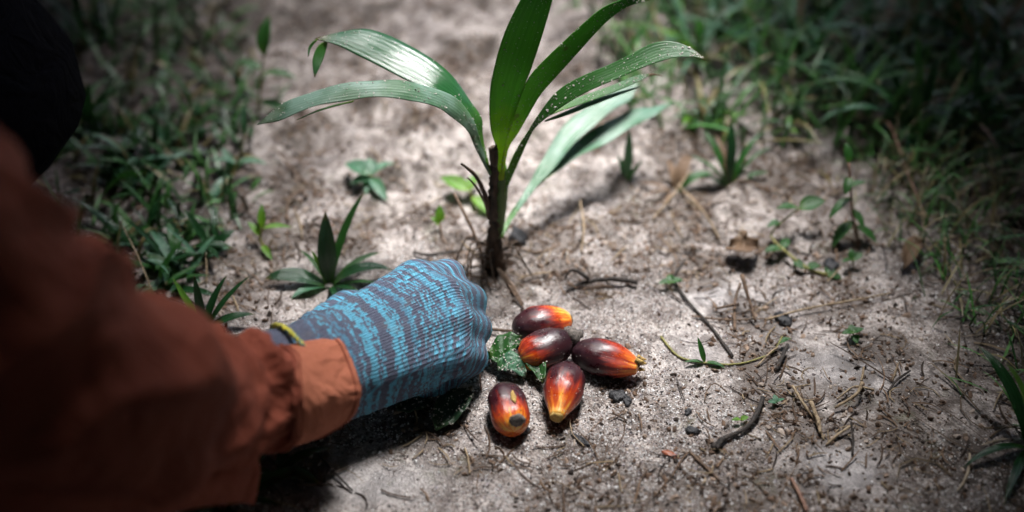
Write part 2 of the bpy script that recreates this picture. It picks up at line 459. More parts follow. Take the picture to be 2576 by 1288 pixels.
M['boot'] = cloth_material('boot_rubber', (0.010, 0.010, 0.010), (0.018, 0.017, 0.016), 0.45)

# ------------------------------------------------------------------ the ground, one sheet to the horizon
def ground_axis(lo, hi, step, far):
    mid = np.arange(lo, hi + 1e-9, step)
    out = []; d, x = step, 0.0
    while x < far:
        d *= 1.22; x += d; out.append(x)
    out = np.array(out)
    return np.concatenate([(lo - out)[::-1], mid, hi + out])

gx = ground_axis(-0.46, 0.50, 0.0022, 150.0)
gy = ground_axis(0.30, 1.22, 0.0022, 150.0)
XX, YY = np.meshgrid(gx, gy)
ZZ = H(XX, YY)
nx, ny = len(gx), len(gy)
idx = np.arange(nx * ny).reshape(ny, nx)
GF = np.stack([idx[:-1, :-1], idx[:-1, 1:], idx[1:, 1:], idx[1:, :-1]], -1).reshape(-1, 4)
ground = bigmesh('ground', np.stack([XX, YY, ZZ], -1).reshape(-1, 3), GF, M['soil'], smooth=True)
gd = ((np.abs(XX - .02) < .55) & (np.abs(YY - .75) < .55))
for nm, fn in (('humus_shade', patches), ('silt', silt)):
    at = ground.data.attributes.new(nm, 'FLOAT', 'POINT')
    val = np.zeros(XX.shape, np.float32); val[gd] = fn(XX[gd], YY[gd])
    at.data.foreach_set('value', val.ravel())
tag(ground, 'pale sandy soil with lumps and smooth washed patches', 'ground', kind='structure')

# ------------------------------------------------------------------ the oil palm seedling
def C3(cx, cy): return 603.7 + 0.5469 * cx, 0.5469 * cy      # a closer measuring sheet

seed_base = on(1246, 676)
SY = seed_base.y
seedling = empty('palm_seedling', seed_base, 'young palm seedling with long green strap leaves standing in bare soil', 'seedling')
inv_seed = Vector(seed_base)

def palm_leaf(edges, mat, n=34, m=15, pleat=0.00016, bow=0.0, grit=60, label=None, wav=0.0):
    """edges: rows (left x, y, depth, right x, y, depth) from the base to the tip"""
    Lp = [P(*C3(e[0], e[1]), e[2]) for e in edges]
    Rp = [P(*C3(e[3], e[4]), e[5]) for e in edges]
    Lc = catmull([tuple(v - inv_seed) for v in Lp], n); Rc = catmull([tuple(v - inv_seed) for v in Rp], n)
    mid = (Lc + Rc) / 2
    T = np.gradient(mid, axis=0)
    W = Rc - Lc
    Nn = np.cross(T, W); Nn /= np.linalg.norm(Nn, axis=1)[:, None] + 1e-12
    V, uv = [], []
    for i in range(n):
        wd = np.linalg.norm(W[i])
        for j in range(m):
            f = j / (m - 1)
            pl = pleat * ((j % 2) * 2 - 1) * min(1, wd / 0.012)
            b = bow * wd * (1 - (2 * f - 1) ** 2)
            wv = wav * math.sin(i * 0.9 + f * 2.0) * (2 * f - 1) ** 2
            V.append(Lc[i] + W[i] * f + Nn[i] * (pl + b + wv)); uv.append((i / (n - 1), f))
    F = [(i*m+j, i*m+j+1, (i+1)*m+j+1, (i+1)*m+j) for i in range(n-1) for j in range(m-1)]
    o = mesh('leaf', V, F, mat, seedling, uv=uv)
    so = o.modifiers.new('thickness', 'SOLIDIFY'); so.thickness = 0.0004; so.offset = 0
    if label: o['label'] = label
    if grit:
        grit = int(grit * 1.7)
        V = np.array(V).reshape(n, m, 3)
        k = rng.integers(1, n - 2, grit); q = rng.integers(0, m - 1, grit)
        fi, fj = rng.random(grit)[:, None], rng.random(grit)[:, None]
        p = (V[k, q] * (1-fi) + V[k+1, q] * fi) * (1-fj) + (V[k, q+1] * (1-fi) + V[k+1, q+1] * fi) * fj
        nn = Nn[k]; s = np.where((nn @ np.array(tuple(-FWD)))[:, None] > 0, 1, -1)
        p = p + nn * s * 0.0003
        r = rng.uniform(0.00018, 0.00042, grit) * (1 + 0.9 * (rng.random(grit) < 0.12))
        c = np.array([(0.62, 0.58, 0.52)]) * rng.uniform(0.6, 1.1, (grit, 1))
        g = scatter('sand_specks', OCT_V, OCT_F, p, np.stack([r, r * 1.2, r * 0.7], 1), c, M['dirtgrain'], parent=o)
        g['kind'] = 'stuff'
    return o

def dstem(cy): # depth of the seedling axis at a height of the sheet
    k = math.cos(PITCH) + (644 - 0.5469 * cy) / FPX * math.sin(PITCH)
    return SY / k

# upper glossy arching leaf
palm_leaf([(1152, 800, .797, 1158, 800, .797), (1098, 660, .791, 1118, 640, .794), (1052, 560, .786, 1112, 545, .791),
           (985, 470, .782, 1062, 470, .790), (890, 425, .780, 985, 360, .790), (770, 372, .781, 895, 280, .792),
           (640, 305, .784, 775, 208, .795), (530, 250, .787, 660, 155, .798), (455, 212, .789, 565, 134, .798),
           (395, 192, .790, 455, 150, .796), (345, 180, .791, 350, 176, .792)], M['palm_leaf_wet'], bow=-0.05, grit=45)
# its narrow hanging tip
palm_leaf([(392, 188, .791, 402, 196, .791), (358, 212, .790, 400, 214, .792), (336, 262, .789, 388, 258, .791),
           (334, 310, .788, 366, 312, .789), (341, 352, .788, 344, 356, .788)], M['palm_leaf'], n=14, m=7, grit=0)
palm_leaf([(352, 180, .791, 358, 184, .791), (330, 196, .790, 342, 200, .791), (314, 222, .790, 326, 226, .790),
           (312, 258, .789, 316, 260, .789)], M['palm_leaf'], n=10, m=5, grit=0)
# long lower leaf reaching left
palm_leaf([(1150, 812, .80, 1157, 795, .80), (1080, 672, .786, 1100, 640, .788), (1040, 598, .774, 1068, 540, .777),
           (985, 545, .761, 1010, 465, .767), (925, 505, .750, 930, 422, .756), (840, 474, .741, 850, 392, .748),
           (735, 453, .735, 745, 374, .742), (620, 449, .731, 640, 370, .738), (510, 458, .729, 540, 376, .736),
           (385, 480, .728, 425, 400, .735), (265, 520, .729, 290, 436, .735), (165, 557, .731, 195, 480, .735), (78, 574, .733, 82, 568, .733)],
          M['palm_leaf_dull'], bow=-0.06, grit=90, wav=0.0006)
# splinter torn from its lower edge
palm_leaf([(520, 470, .729, 525, 462, .729), (430, 492, .728, 440, 480, .728), (340, 520, .729, 348, 510, .729), (262, 552, .730, 264, 549, .730)],
          M['palm_leaf'], n=10, m=4, grit=0)
# the two upright middle leaves
palm_leaf([(1190, 830, .803, 1204, 830, .803), (1180, 690, .793, 1216, 700, .793), (1155, 600, .784, 1238, 605, .786), (1147, 510, .777, 1268, 505, .78),
           (1152, 400, .768, 1306, 400, .772), (1170, 310, .761, 1338, 320, .766), (1195, 215, .754, 1372, 220, .760), (1232, 115, .747, 1406, 110, .753),
           (1290, 0, .739, 1436, 0, .745), (1350, -110, .733, 1450, -120, .737), (1415, -230, .728, 1440, -240, .729), (1432, -290, .725, 1434, -292, .725)],
          M['palm_leaf_young'], bow=0.05, grit=110)
palm_leaf([(1196, 830, .804, 1214, 826, .804), (1212, 700, .793, 1232, 690, .795), (1244, 590, .786, 1284, 605, .789), (1285, 455, .776, 1332, 520, .782),
           (1332, 352, .768, 1385, 432, .776), (1408, 268, .763, 1462, 345, .770), (1498, 182, .758, 1558, 238, .765), (1590, 98, .754, 1648, 138, .760),
           (1668, 36, .751, 1712, 78, .756), (1745, 2, .750, 1778, 34, .753), (1822, -22, .750, 1836, 12, .751), (1888, -4, .750, 1886, 2, .750)],
          M['palm_leaf_young'], bow=0.05, grit=130)
# right leaf on a twisted stalk
palm_leaf([(1190, 900, .812, 1212, 905, .812), (1225, 790, .803, 1262, 790, .803), (1270, 690, .796, 1306, 690, .796), (1322, 608, .790, 1342, 612, .79),
           (1350, 562, .786, 1370, 576, .786), (1388, 505, .783, 1412, 540, .782), (1442, 436, .779, 1480, 492, .776), (1505, 386, .776, 1560, 442, .772), (1600, 338, .773, 1650, 398, .769),
           (1700, 297, .771, 1745, 358, .767), (1795, 252, .769, 1835, 318, .765), (1880, 206, .768, 1915, 288, .763), (1962, 189, .766, 2000, 264, .761),
           (2045, 207, .764, 2070, 262, .760), (2105, 242, .761, 2112, 266, .759), (2142, 276, .759, 2141, 279, .759)],
          M['palm_leaf'], n=44, bow=0.06, grit=150)
palm_leaf([(1385, 540, .786, 1392, 552, .786), (1430, 498, .786, 1450, 520, .784), (1520, 462, .787, 1545, 488, .785), (1620, 425, .789, 1660, 448, .787), (1720, 390, .791, 1760, 408, .789),
           (1810, 352, .793, 1840, 372, .791), (1884, 338, .794, 1886, 346, .794)], M['palm_leaf'], n=24, m=9, grit=40)
palm_leaf([(1835, 350, .794, 1842, 362, .794), (1880, 338, .794, 1888, 350, .794), (1915, 340, .793, 1918, 346, .793), (1945, 350, .793, 1946, 352, .793)],
          M['weed_dry'], n=8, m=4, grit=0, label='dried pale tip of the seedling leaf')
palm_leaf([(1400, 555, .786, 1404, 560, .786), (1480, 520, .787, 1490, 535, .786), (1600, 470, .789, 1620, 485, .788), (1720, 430, .791, 1735, 440, .790), (1835, 398, .793, 1838, 402, .793)],
          M['palm_leaf_far'], n=14, m=5, grit=0)
# forked leaf leaning back, low behind the stem
palm_leaf([(1196, 1085, .826, 1210, 1090, .826), (1225, 1010, .835, 1248, 1018, .835), (1282, 925, .846, 1305, 938, .846), (1335, 835, .855, 1372, 850, .855), (1385, 745, .863, 1445, 770, .860),
           (1450, 630, .872, 1540, 660, .868), (1535, 535, .880, 1635, 570, .875), (1640, 462, .887, 1720, 505, .882), (1745, 395, .892, 1800, 452, .888), (1832, 368, .896, 1836, 376, .896)],
          M['palm_leaf_far'], n=32, bow=0.05, grit=30, wav=0.001)
palm_leaf([(1340, 850, .855, 1362, 862, .855), (1412, 765, .866, 1425, 815, .860), (1500, 680, .876, 1520, 742, .870), (1600, 612, .885, 1640, 682, .878), (1710, 546, .892, 1760, 612, .885),
           (1810, 506, .898, 1862, 552, .892), (1905, 488, .903, 1940, 510, .898), (2004, 474, .905, 2006, 477, .905)], M['palm_leaf_far'], n=28, bow=0.05, grit=30, wav=0.001)

def seed_tube(name, pts, rad, mat, sides=9, jitter=0.12, n=20, label=None):
    q = [tuple(P(*C3(x, y), d if d > 0.3 else dstem(y) + d) - inv_seed) for x, y, d in pts]
    o = tube(name, q, rad, mat, seedling, sides, jitter, n)
    if label: o['label'] = label
    return o
seed_tube('stem', [(1168, 1290, 0), (1172, 1200, 0), (1168, 1120, 0), (1172, 1020, 0), (1168, 940, 0), (1166, 880, 0)], [.0078, .0060, .0042, .0033, .0029, .0024], M['stem'], 14, 0.3, 48)
seed_tube('dead_stub', [(1160, 1000, -.003), (1163, 880, -.003), (1170, 780, -.003), (1168, 678, -.003)], [.0032, .0028, .0024, .0020], M['stem'], 9, 0.35, 22, 'dark dead leaf stub beside the green shoot')
seed_tube('dead_stub', [(1166, 760, -.004), (1158, 710, -.004), (1150, 680, -.004)], [.0020, .0017, .0011], M['stem'], 6, 0.3, 6)
seed_tube('dead_stub', [(1176, 760, -.004), (1177, 700, -.004), (1178, 668, -.004)], [.0018, .0014, .0006], M['stem'], 6, 0.3, 6)
seed_tube('sheath', [(1180, 1095, .002), (1190, 1000, .002), (1196, 920, .002), (1200, 840, .002), (1204, 760, .002)], [.0030, .0040, .0044, .0040, .0028], M['stemgreen'], 12, 0.06, 18)
seed_tube('dry_stalk', [(1150, 1000, -.004), (1135, 930, -.006), (1112, 860, -.010), (1075, 800, -.014), (1018, 753, -.018)], [.0019, .0016, .0013, .0010, .0006], M['stem'], 6, 0.25, 14)
seed_tube('dry_stalk', [(1150, 985, -.004), (1110, 900, -.012), (1070, 840, -.016), (1046, 818, -.018)], [.0010, .0008, .0006, .0004], M['twig'], 5, 0.2, 10)
seed_tube('root', [(1120, 1215, -.006), (1098, 1130, -.004), (1060, 1040, .002), (1020, 960, .010), (985, 890, .02)], [.0012, .0011, .0011, .0010, .0007], M['twig'], 5, 0.2, 12)
seed_tube('root', [(1110, 1190, -.008), (1060, 1150, -.002), (1020, 1110, .006)], [.0009, .0008, .0005], M['straw'], 5, 0.2, 8)
seed_tube('root', [(1190, 1240, -.006), (1225, 1275, -.014), (1262, 1330, -.03), (1300, 1400, -.048)], [.0012, .0011, .0010, .0007], M['twig'], 5, 0.2, 10)
# ragged fibres round the foot of the stem
fp = []
for k in range(26):
    a = rng.uniform(0, 6.28); r0 = 0.007; L0 = rng.uniform(0.008, 0.024)
    p0 = Vector((math.cos(a) * r0, math.sin(a) * r0, rng.uniform(0.002, 0.022)))
    p1 = p0 + Vector((math.cos(a) * L0 * 0.5, math.sin(a) * L0 * 0.5, rng.uniform(-0.001, 0.006)))
    p2 = p0 + Vector((math.cos(a + .4) * L0, math.sin(a + .4) * L0, 0)); p2.z = Hs(p2.x + seed_base.x, p2.y + seed_base.y) - seed_base.z + 0.0008
    fp.append(tube_data(catmull([p0, p1, p2], 5), [0.0009, 0.0007, 0.0006, 0.0005, 0.0003], 4, 0.2))
V, F = [], []
for v, f in fp:
    k = len(V); V += list(v); F += [tuple(i + k for i in q) for q in f]
tag(mesh('root_fibres', V, F, M['stem'], seedling), kind='stuff')

# ------------------------------------------------------------------ palm fruits
def C1(cx, cy): return 1073.3 + 0.4166 * cx, 637.3 + 0.4166 * cy

def fruit_material(name, shift, tilt, seed, streak=1.0, scar=0.0):
    """colour runs along the fruit from the dark crown (-1) to the ripe orange end (+1)"""
    m, nt, bs = new_mat(name); L = nt.links
    ob = nt.nodes.new('ShaderNodeTexCoord').outputs['Object']
    at = nt.nodes.new('ShaderNodeAttribute'); at.attribute_name = 't'
    aa = nt.nodes.new('ShaderNodeAttribute'); aa.attribute_name = 'ang'
    cb = nt.nodes.new('ShaderNodeCombineXYZ'); L.new(mathn(nt, 'MULTIPLY', at.outputs['Fac'], 0.9), cb.inputs[0])
    L.new(mathn(nt, 'MULTIPLY', mathn(nt, 'SINE', aa.outputs['Fac']), 2.2 * streak), cb.inputs[1])
    L.new(mathn(nt, 'MULTIPLY', mathn(nt, 'COSINE', aa.outputs['Fac']), 2.2 * streak), cb.inputs[2])
    mp = nt.nodes.new('ShaderNodeMapping'); mp.inputs['Location'].default_value = (seed * 3.1, seed * 1.7, 0); L.new(cb.outputs[0], mp.inputs[0])
    st = noise(nt, mp.outputs[0], 1.6, 5, 0.6)
    mp2 = nt.nodes.new('ShaderNodeMapping'); mp2.inputs['Scale'].default_value = (0.7, 6, 6); L.new(mp.outputs[0], mp2.inputs[0])
    fine = noise(nt, mp2.outputs[0], 2.5, 4, 0.6)
    v = mathn(nt, 'ADD', mathn(nt, 'MULTIPLY', at.outputs['Fac'], 0.5), 0.5 + shift)
    v = mathn(nt, 'ADD', v, mathn(nt, 'MULTIPLY', mathn(nt, 'SUBTRACT', st, 0.5), 1.0))
    v = mathn(nt, 'ADD', v, mathn(nt, 'MULTIPLY', mathn(nt, 'SUBTRACT', fine, 0.5), 0.22))
    v = mathn(nt, 'ADD', v, mathn(nt, 'MULTIPLY', mathn(nt, 'COSINE', mathn(nt, 'SUBTRACT', aa.outputs['Fac'], tilt[0])), tilt[1]))
    r = ramp(nt, [(0.0, (0.022, 0.006, 0.010)), (0.36, (0.045, 0.008, 0.012)), (0.48, (0.13, 0.012, 0.010)), (0.62, (0.32, 0.026, 0.010)), (0.74, (0.50, 0.065, 0.010)),
                  (0.86, (0.72, 0.19, 0.016)), (0.97, (0.80, 0.42, 0.06)), (1.0, (0.74, 0.48, 0.14))])
    L.new(v, r.inputs[0])
    dr = ramp(nt, [(0.66, (0, 0, 0)), (0.70, (1, 1, 1))]); L.new(noise(nt, ob, 420, 2), dr.inputs[0])
    c = mixc(nt, r.outputs[0], (0.05, 0.03, 0.02), mathn(nt, 'MULTIPLY', dr.outputs[0], 0.55))
    sf = ramp(nt, [(0.60, (0, 0, 0)), (0.66, (1, 1, 1))]); L.new(noise(nt, ob, 130, 6, 0.75), sf.inputs[0])
    c = mixc(nt, c, (0.30, 0.16, 0.075), mathn(nt, 'MULTIPLY', sf.outputs[0], 0.38))
    L.new(c, bs.inputs['Base Color'])
    rr = ramp(nt, [(0.38, (0.22,) * 3), (0.62, (0.52,) * 3)]); L.new(noise(nt, ob, 150, 5, 0.65), rr.inputs[0])
    L.new(rr.outputs[0], bs.inputs['Roughness'])
    bs.inputs['Specular IOR Level'].default_value = 0.5
    bs.inputs['Coat Weight'].default_value = 0.10; bs.inputs['Coat Roughness'].default_value = 0.15
    bs.inputs['Subsurface Weight'].default_value = 0.05
    bs.inputs['Subsurface Radius'].default_value = (0.004, 0.001, 0.0005)
    b1 = bump(nt, fine, 0.25, 0.0008, None)
    bump(nt, noise(nt, ob, 260, 4), 0.18, 0.0006, bs, b1)
    return m

def cap_material(name, c1, c2):
    m, nt, bs = new_mat(name)
    ob = nt.nodes.new('ShaderNodeTexCoord').outputs['Object']
    r = ramp(nt, [(0.35, c1), (0.65, c2)]); n = noise(nt, ob, 700, 5, 0.7); nt.links.new(n, r.inputs[0])
    nt.links.new(r.outputs[0], bs.inputs['Base Color']); bs.inputs['Roughness'].default_value = 0.85
    bump(nt, n, 0.9, 0.0012, bs)
    return m
M['cap_grey'] = cap_material('woody_cap_grey', (0.04, 0.033, 0.03), (0.24, 0.205, 0.18))
M['cap_brown'] = cap_material('woody_cap_brown', (0.05, 0.03, 0.015), (0.20, 0.13, 0.06))
M['cap_yellow'] = cap_material('fibrous_end_yellow', (0.35, 0.20, 0.05), (0.60, 0.42, 0.14))

def fruit(cx, cy, yaw, L0, W0, profile, mat, label, pitch=0.0, roll=0.0, flat=0.92, seed=0, lift=0.0):
    """profile: (t, radius) pairs from the dark crown end t=-1 to the ripe end t=+1"""
    rz = W0 / 2 * flat
    px, py = C1(cx, cy)
    p = G(px, py, rz); p = G(px, py, rz + Hs(p.x, p.y) + lift)
    e = empty('palm_fruit', p, label, 'palm fruit', 'ripe palm fruits on the sand')
    e.rotation_euler = (Matrix.Rotation(yaw, 3, 'Z') @ Matrix.Rotation(pitch, 3, 'Y') @ Matrix.Rotation(roll, 3, 'X')).to_euler()
    pt, pr = zip(*profile)
    n, m = 40, 40
    tt = -np.cos(np.linspace(0, math.pi, n))
    rr = np.interp(tt, pt, pr) if False else catmull(np.array(profile), 400)
    rr = np.interp(tt, rr[:, 0], rr[:, 1])
    V, F, ta, an = [], [], [], []
    for i in range(n):
        for k in range(m):
            a = 2 * math.pi * k / m
            x = tt[i] * L0 / 2
            bmp = 1 + 0.11 * float(fbm(tt[i] * 1.3 + seed * 7, math.cos(a) * 1.1 + math.sin(a) * 0.7 + 9, 60 + seed, 2)) + 0.012 * math.cos(3 * a + seed) * (0.5 + 0.5 * tt[i])
            r = rr[i] * W0 / 2 * bmp
            V.append((x, r * math.cos(a), r * math.sin(a) * flat)); ta.append(tt[i]); an.append(a)
    F = [(i*m+k, (i+1)*m+k, (i+1)*m+(k+1) % m, i*m+(k+1) % m) for i in range(n-1) for k in range(m)]
    F.append(tuple(range(m))); F.append(tuple(range((n-1)*m, n*m))[::-1])
    o = mesh('skin', V, F, mat, e, attrs={'t': ta, 'ang': an})
    # sand stuck to the skin
    k = 60; q = rng.integers(n * m // 6, n * m * 5 // 6, k)
    pv = np.array(V)[q] * 1.005; r = rng.uniform(0.00013, 0.00030, k)
    g = scatter('sand_specks', OCT_V, OCT_F, pv, np.stack([r, r, r * .8], 1), np.array([(0.7, 0.66, 0.6)]) * rng.uniform(.6, 1.1, (k, 1)), M['dirtgrain'], parent=o)
    g['kind'] = 'stuff'
    return e

def knob(name, parent, loc, rad, mat, seed=0, sq=(1, 1, 1), amp=0.25):
    bm = bmesh.new(); bmesh.ops.create_icosphere(bm, subdivisions=3, radius=1)
    for v in bm.verts:
        d = 1 + amp * float(fbm(v.co.x * 2 + seed, v.co.y * 2 + v.co.z * 1.7, 70 + seed, 3))
        v.co = Vector((v.co.x * sq[0], v.co.y * sq[1], v.co.z * sq[2])) * rad * d
    me = bpy.data.meshes.new(name); bm.to_mesh(me); bm.free()
    me.polygons.foreach_set('use_smooth', [True] * len(me.polygons)); me.materials.append(mat)
    o = link(bpy.data.objects.new(name, me), parent); o.location = loc
    return o

# back fruit
f1 = fruit(695, 428, R(14), .0335, .0218, [(-1, .0), (-.97, .30), (-.8, .66), (-.45, .93), (-.05, 1.0), (.35, .95), (.7, .76), (.9, .52), (.98, .34), (1, .0)],
           fruit_material('palm_fruit_skin_back', -0.10, (1.1, .16), 1), 'dark red palm fruit at the back of the pile with a bright orange tip', seed=1)
knob('stalk_scar', f1, (.0166, .0005, -.0008), .0030, M['cap_brown'], 1, (.5, .9, .9))
# fruit with a stalk stub, leaning over the others
f2 = fruit(722, 574, R(205), .0322, .0220, [(-1, .0), (-.97, .30), (-.85, .58), (-.5, .90), (-.05, 1.0), (.35, .97), (.7, .80), (.92, .46), (.985, .22), (1, .0)],
           fruit_material('palm_fruit_skin_stub', -0.13, (-1.0, .14), 2), 'palm fruit with a grey woody stalk stub, in the middle of the pile', pitch=R(4), seed=2, lift=.002)
knob('stalk_cap', f2, (-.0150, .0, .0022), .0058, M['cap_grey'], 2, (.62, 1, .95), .5)
knob('stalk_stub', f2, (-.0195, -.0012, .0000), .0031, M['cap_grey'], 3, (1.1, .75, .8), .5)
knob('stalk_stub', f2, (-.0215, -.0026, -.0006), .0022, M['char'], 4, (1, .9, .8), .5)
# right fruit with a split orange end
f3 = fruit(1078, 638, R(-20), .0375, .0212, [(-1, .0), (-.97, .32), (-.85, .60), (-.5, .92), (-.12, 1.0), (.25, .93), (.6, .71), (.86, .48), (.97, .38), (1, .0)],
           fruit_material('palm_fruit_skin_split', -0.14, (1.2, .10), 3), 'long dark palm fruit with a split orange end, on the outer side of the pile', seed=3)
knob('stalk_scar', f3, (.0180, .0012, .0020), .0031, M['cap_brown'], 5, (.55, 1, .8), .5)
for k, (a, b) in enumerate(((.6, .0), (1.6, .3), (-.2, -.2), (-1.0, .1))):
    q = [Vector((.0165, .0052 * math.cos(a), .0048 * math.sin(a))), Vector((.0190, .0048 * math.cos(a), .0044 * math.sin(a))), Vector((.0216, .0052 * math.cos(a), .0047 * math.sin(a)))]
    tube('torn_skin', q, [.0016, .0012, .0003], M['cap_yellow'], f3, 6, .2, 5)
# front fruit pointing at the viewer
f4 = fruit(822, 832, R(-101), .0378, .0220, [(-1, .0), (-.97, .30), (-.85, .60), (-.5, .93), (-.15, 1.0), (.18, .93), (.5, .70), (.8, .44), (.96, .33), (1, .0)],
           fruit_material('palm_fruit_skin_front', -0.08, (1.4, .10), 4), 'palm fruit with a pale yellow fibrous tip pointing to the viewer', pitch=R(3), seed=4)
knob('fibrous_end', f4, (.0187, 0, 0), .0036, M['cap_yellow'], 6, (.40, 1, .95), .35)
# nearest fruit with a round woody scar
f5 = fruit(497, 938, R(-80), .0310, .0212, [(-1, .0), (-.97, .34), (-.85, .64), (-.5, .92), (-.05, 1.0), (.35, .96), (.7, .80), (.9, .56), (.98, .36), (1, .0)],
           fruit_material('palm_fruit_skin_scar', -0.12, (1.6, .10), 5, 1.2), 'palm fruit nearest the gloved hand with a round brown scar on its end', pitch=R(6), seed=5)
knob('stalk_scar', f5, (.0126, .0016, .0050), .0048, M['cap_grey'], 7, (.55, .9, .95), .3)
knob('skin_tear', f5, (.0005, .0022, .0094), .0030, M['cap_yellow'], 8, (1.3, .45, .20), .7)
knob('skin_tear', f5, (.0072, .0008, .0082), .0014, M['cap_brown'], 9, (1, .7, .4), .6)

# ------------------------------------------------------------------ the person: kneeling, reaching with a gloved hand
person = empty('person', (-0.62, 0.68, 0.0), 'person in a rust orange work shirt kneeling and reaching with a striped knit glove', 'person')
PB = Vector(person.location)
def loc(v): return Vector(v) - PB

def skin_mesh(name, joints, bones, mat, parent, root=0, sub=2):
    bm = bmesh.new(); lay = bm.verts.layers.skin.verify()
    vs_ = []
    for p, r in joints:
        v = bm.verts.new(loc(p)); v[lay].radius = (r, r) if np.isscalar(r) else r; vs_.append(v)
    for a, b in bones: bm.edges.new((vs_[a], vs_[b]))
    vs_[root][lay].use_root = True
    me = bpy.data.meshes.new(name); bm.to_mesh(me); bm.free()
    me.materials.append(mat)
    o = link(bpy.data.objects.new(name, me), parent)
    s = o.modifiers.new('skin', 'SKIN'); s.use_smooth_shade = True
    u = o.modifiers.new('sub', 'SUBSURF'); u.levels = sub; u.render_levels = sub
    return o

# body (head, neck, trunk and the other arm as one figure), then the clothes over it
skin_mesh('body', [((-.82, .70, .36), .11), ((-.66, .67, .46), .11), ((-.50, .64, .53), .115), ((-.40, .63, .60), .055), ((-.33, .63, .66), .075), ((-.27, .63, .72), .085), ((-.22, .63, .76), .06),
                   ((-.47, .80, .54), .06), ((-.36, .92, .42), .042), ((-.20, .88, .46), .034), ((-.14, .86, .45), .036)],
          [(0, 1), (1, 2), (2, 3), (3, 4), (4, 5), (5, 6), (2, 7), (7, 8), (8, 9), (9, 10)], M['skin'], person)
skin_mesh('hair', [((-.34, .63, .73), .078), ((-.28, .63, .79), .075)], [(0, 1)], M['hair'], person)
skin_mesh('shirt', [((-.84, .70, .36), .135), ((-.66, .67, .47), .135), ((-.50, .64, .54), .14), ((-.42, .63, .575), .075), ((-.47, .81, .54), .075), ((-.36, .93, .42), .056), ((-.23, .885, .455), .046)],
          [(0, 1), (1, 2), (2, 3), (2, 4), (4, 5), (5, 6)], M['cloth'], person)
skin_mesh('trousers', [((-.72, .74, .38), .13), ((-.66, .70, .32), .10), ((-.268, .675, .09), .108), ((-.56, .68, .065), .06), ((-.78, .69, .06), .05),
                       ((-.68, .84, .32), .10), ((-.318, .975, .09), .112), ((-.60, .95, .065), .06), ((-.80, .93, .06), .05)],
          [(0, 1), (1, 2), (2, 3), (3, 4), (0, 5), (5, 6), (6, 7), (7, 8)], M['navy'], person)
skin_mesh('boot', [((-.76, .69, .06), .055), ((-.86, .69, .055), .05), ((-.89, .69, .12), .045), ((-.88, .69, .18), .035)], [(0, 1), (1, 2), (2, 3)], M['boot'], person)
skin_mesh('boot', [((-.78, .93, .06), .055), ((-.88, .93, .055), .05), ((-.91, .93, .12), .045), ((-.90, .93, .18), .035)], [(0, 1), (1, 2), (2, 3)], M['boot'], person)

# --- glove: field of tapered capsules, skinned by surface nets
HAND_O = G(788, 930, 0.044)
_k = Vector((-.0465, .5600, .0400))
HA = (_k - HAND_O).normalized()
HC = (Vector((0, -0.42, 1)) - HA * HA.dot(Vector((0, -0.42, 1)))).normalized()
HB = HA.cross(HC) * 0.86                                  # towards the little finger, to the viewer
if HB.y > 0: HB = -HB
HS = 0.00086                                             # metres per hand millimetre

def cap_sdf(p, a, b, ra, rb, sq=1.0):
    a = np.array(a, float); b = np.array(b, float)
    ab = b - a; L2 = ab @ ab
    t = np.clip(((p - a) @ ab) / L2, 0, 1)
    return np.linalg.norm(p - (a + t[..., None] * ab), axis=-1) - (ra + (rb - ra) * t)

def smin(a, b, k):
    h = np.clip(0.5 + 0.5 * (b - a) / k, 0, 1)
    return b * (1 - h) + a * h - k * h * (1 - h)

def surface_nets(D, org, step):
    nx, ny, nz = D.shape
    s = D < 0
    cnt = np.zeros((nx-1, ny-1, nz-1)); acc = np.zeros((nx-1, ny-1, nz-1, 3))
    corners = [(i, j, k) for i in (0, 1) for j in (0, 1) for k in (0, 1)]
    sl = lambda c: tuple(slice(q, n - 1 + q) for q, n in zip(c, (nx, ny, nz)))
    for c in corners:
        for ax in range(3):
            if c[ax] == 1: continue
            e = list(c); e[ax] = 1
            d0, d1 = D[sl(c)], D[sl(tuple(e))]
            x = (d0 < 0) != (d1 < 0)
            t = np.where(x, d0 / np.where(x, d0 - d1, 1), 0)
            for q in range(3):
                acc[..., q] += np.where(x, c[q] + (t if q == ax else 0), 0)
            cnt += x
    act = cnt > 0
    ids = -np.ones(act.shape, int); ids[act] = np.arange(act.sum())
    I = np.argwhere(act)
    V = (I + acc[act] / cnt[act][:, None]) * step + org
    F = []
    for ax in range(3):
        o1, o2 = (ax + 1) % 3, (ax + 2) % 3
        a = [slice(1, -1)] * 3; a[ax] = slice(0, -1)
        b = list(a); b[ax] = slice(1, None)
        sa, sb = s[tuple(a)], s[tuple(b)]
        for flip in (0, 1):
            E = np.argwhere((sa & ~sb) if flip == 0 else (~sa & sb))
            if not len(E): continue
            E = E + np.array([0 if q == ax else 1 for q in range(3)])
            e1 = np.zeros(3, int); e1[o1] = 1; e2 = np.zeros(3, int); e2[o2] = 1
            q = [ids[tuple((E - v).T)] for v in (0 * e1, e1, e1 + e2, e2)]
            f = np.stack(q, 1)
            F.append(f if flip == 0 else f[:, ::-1])
    return V, np.vstack(F)

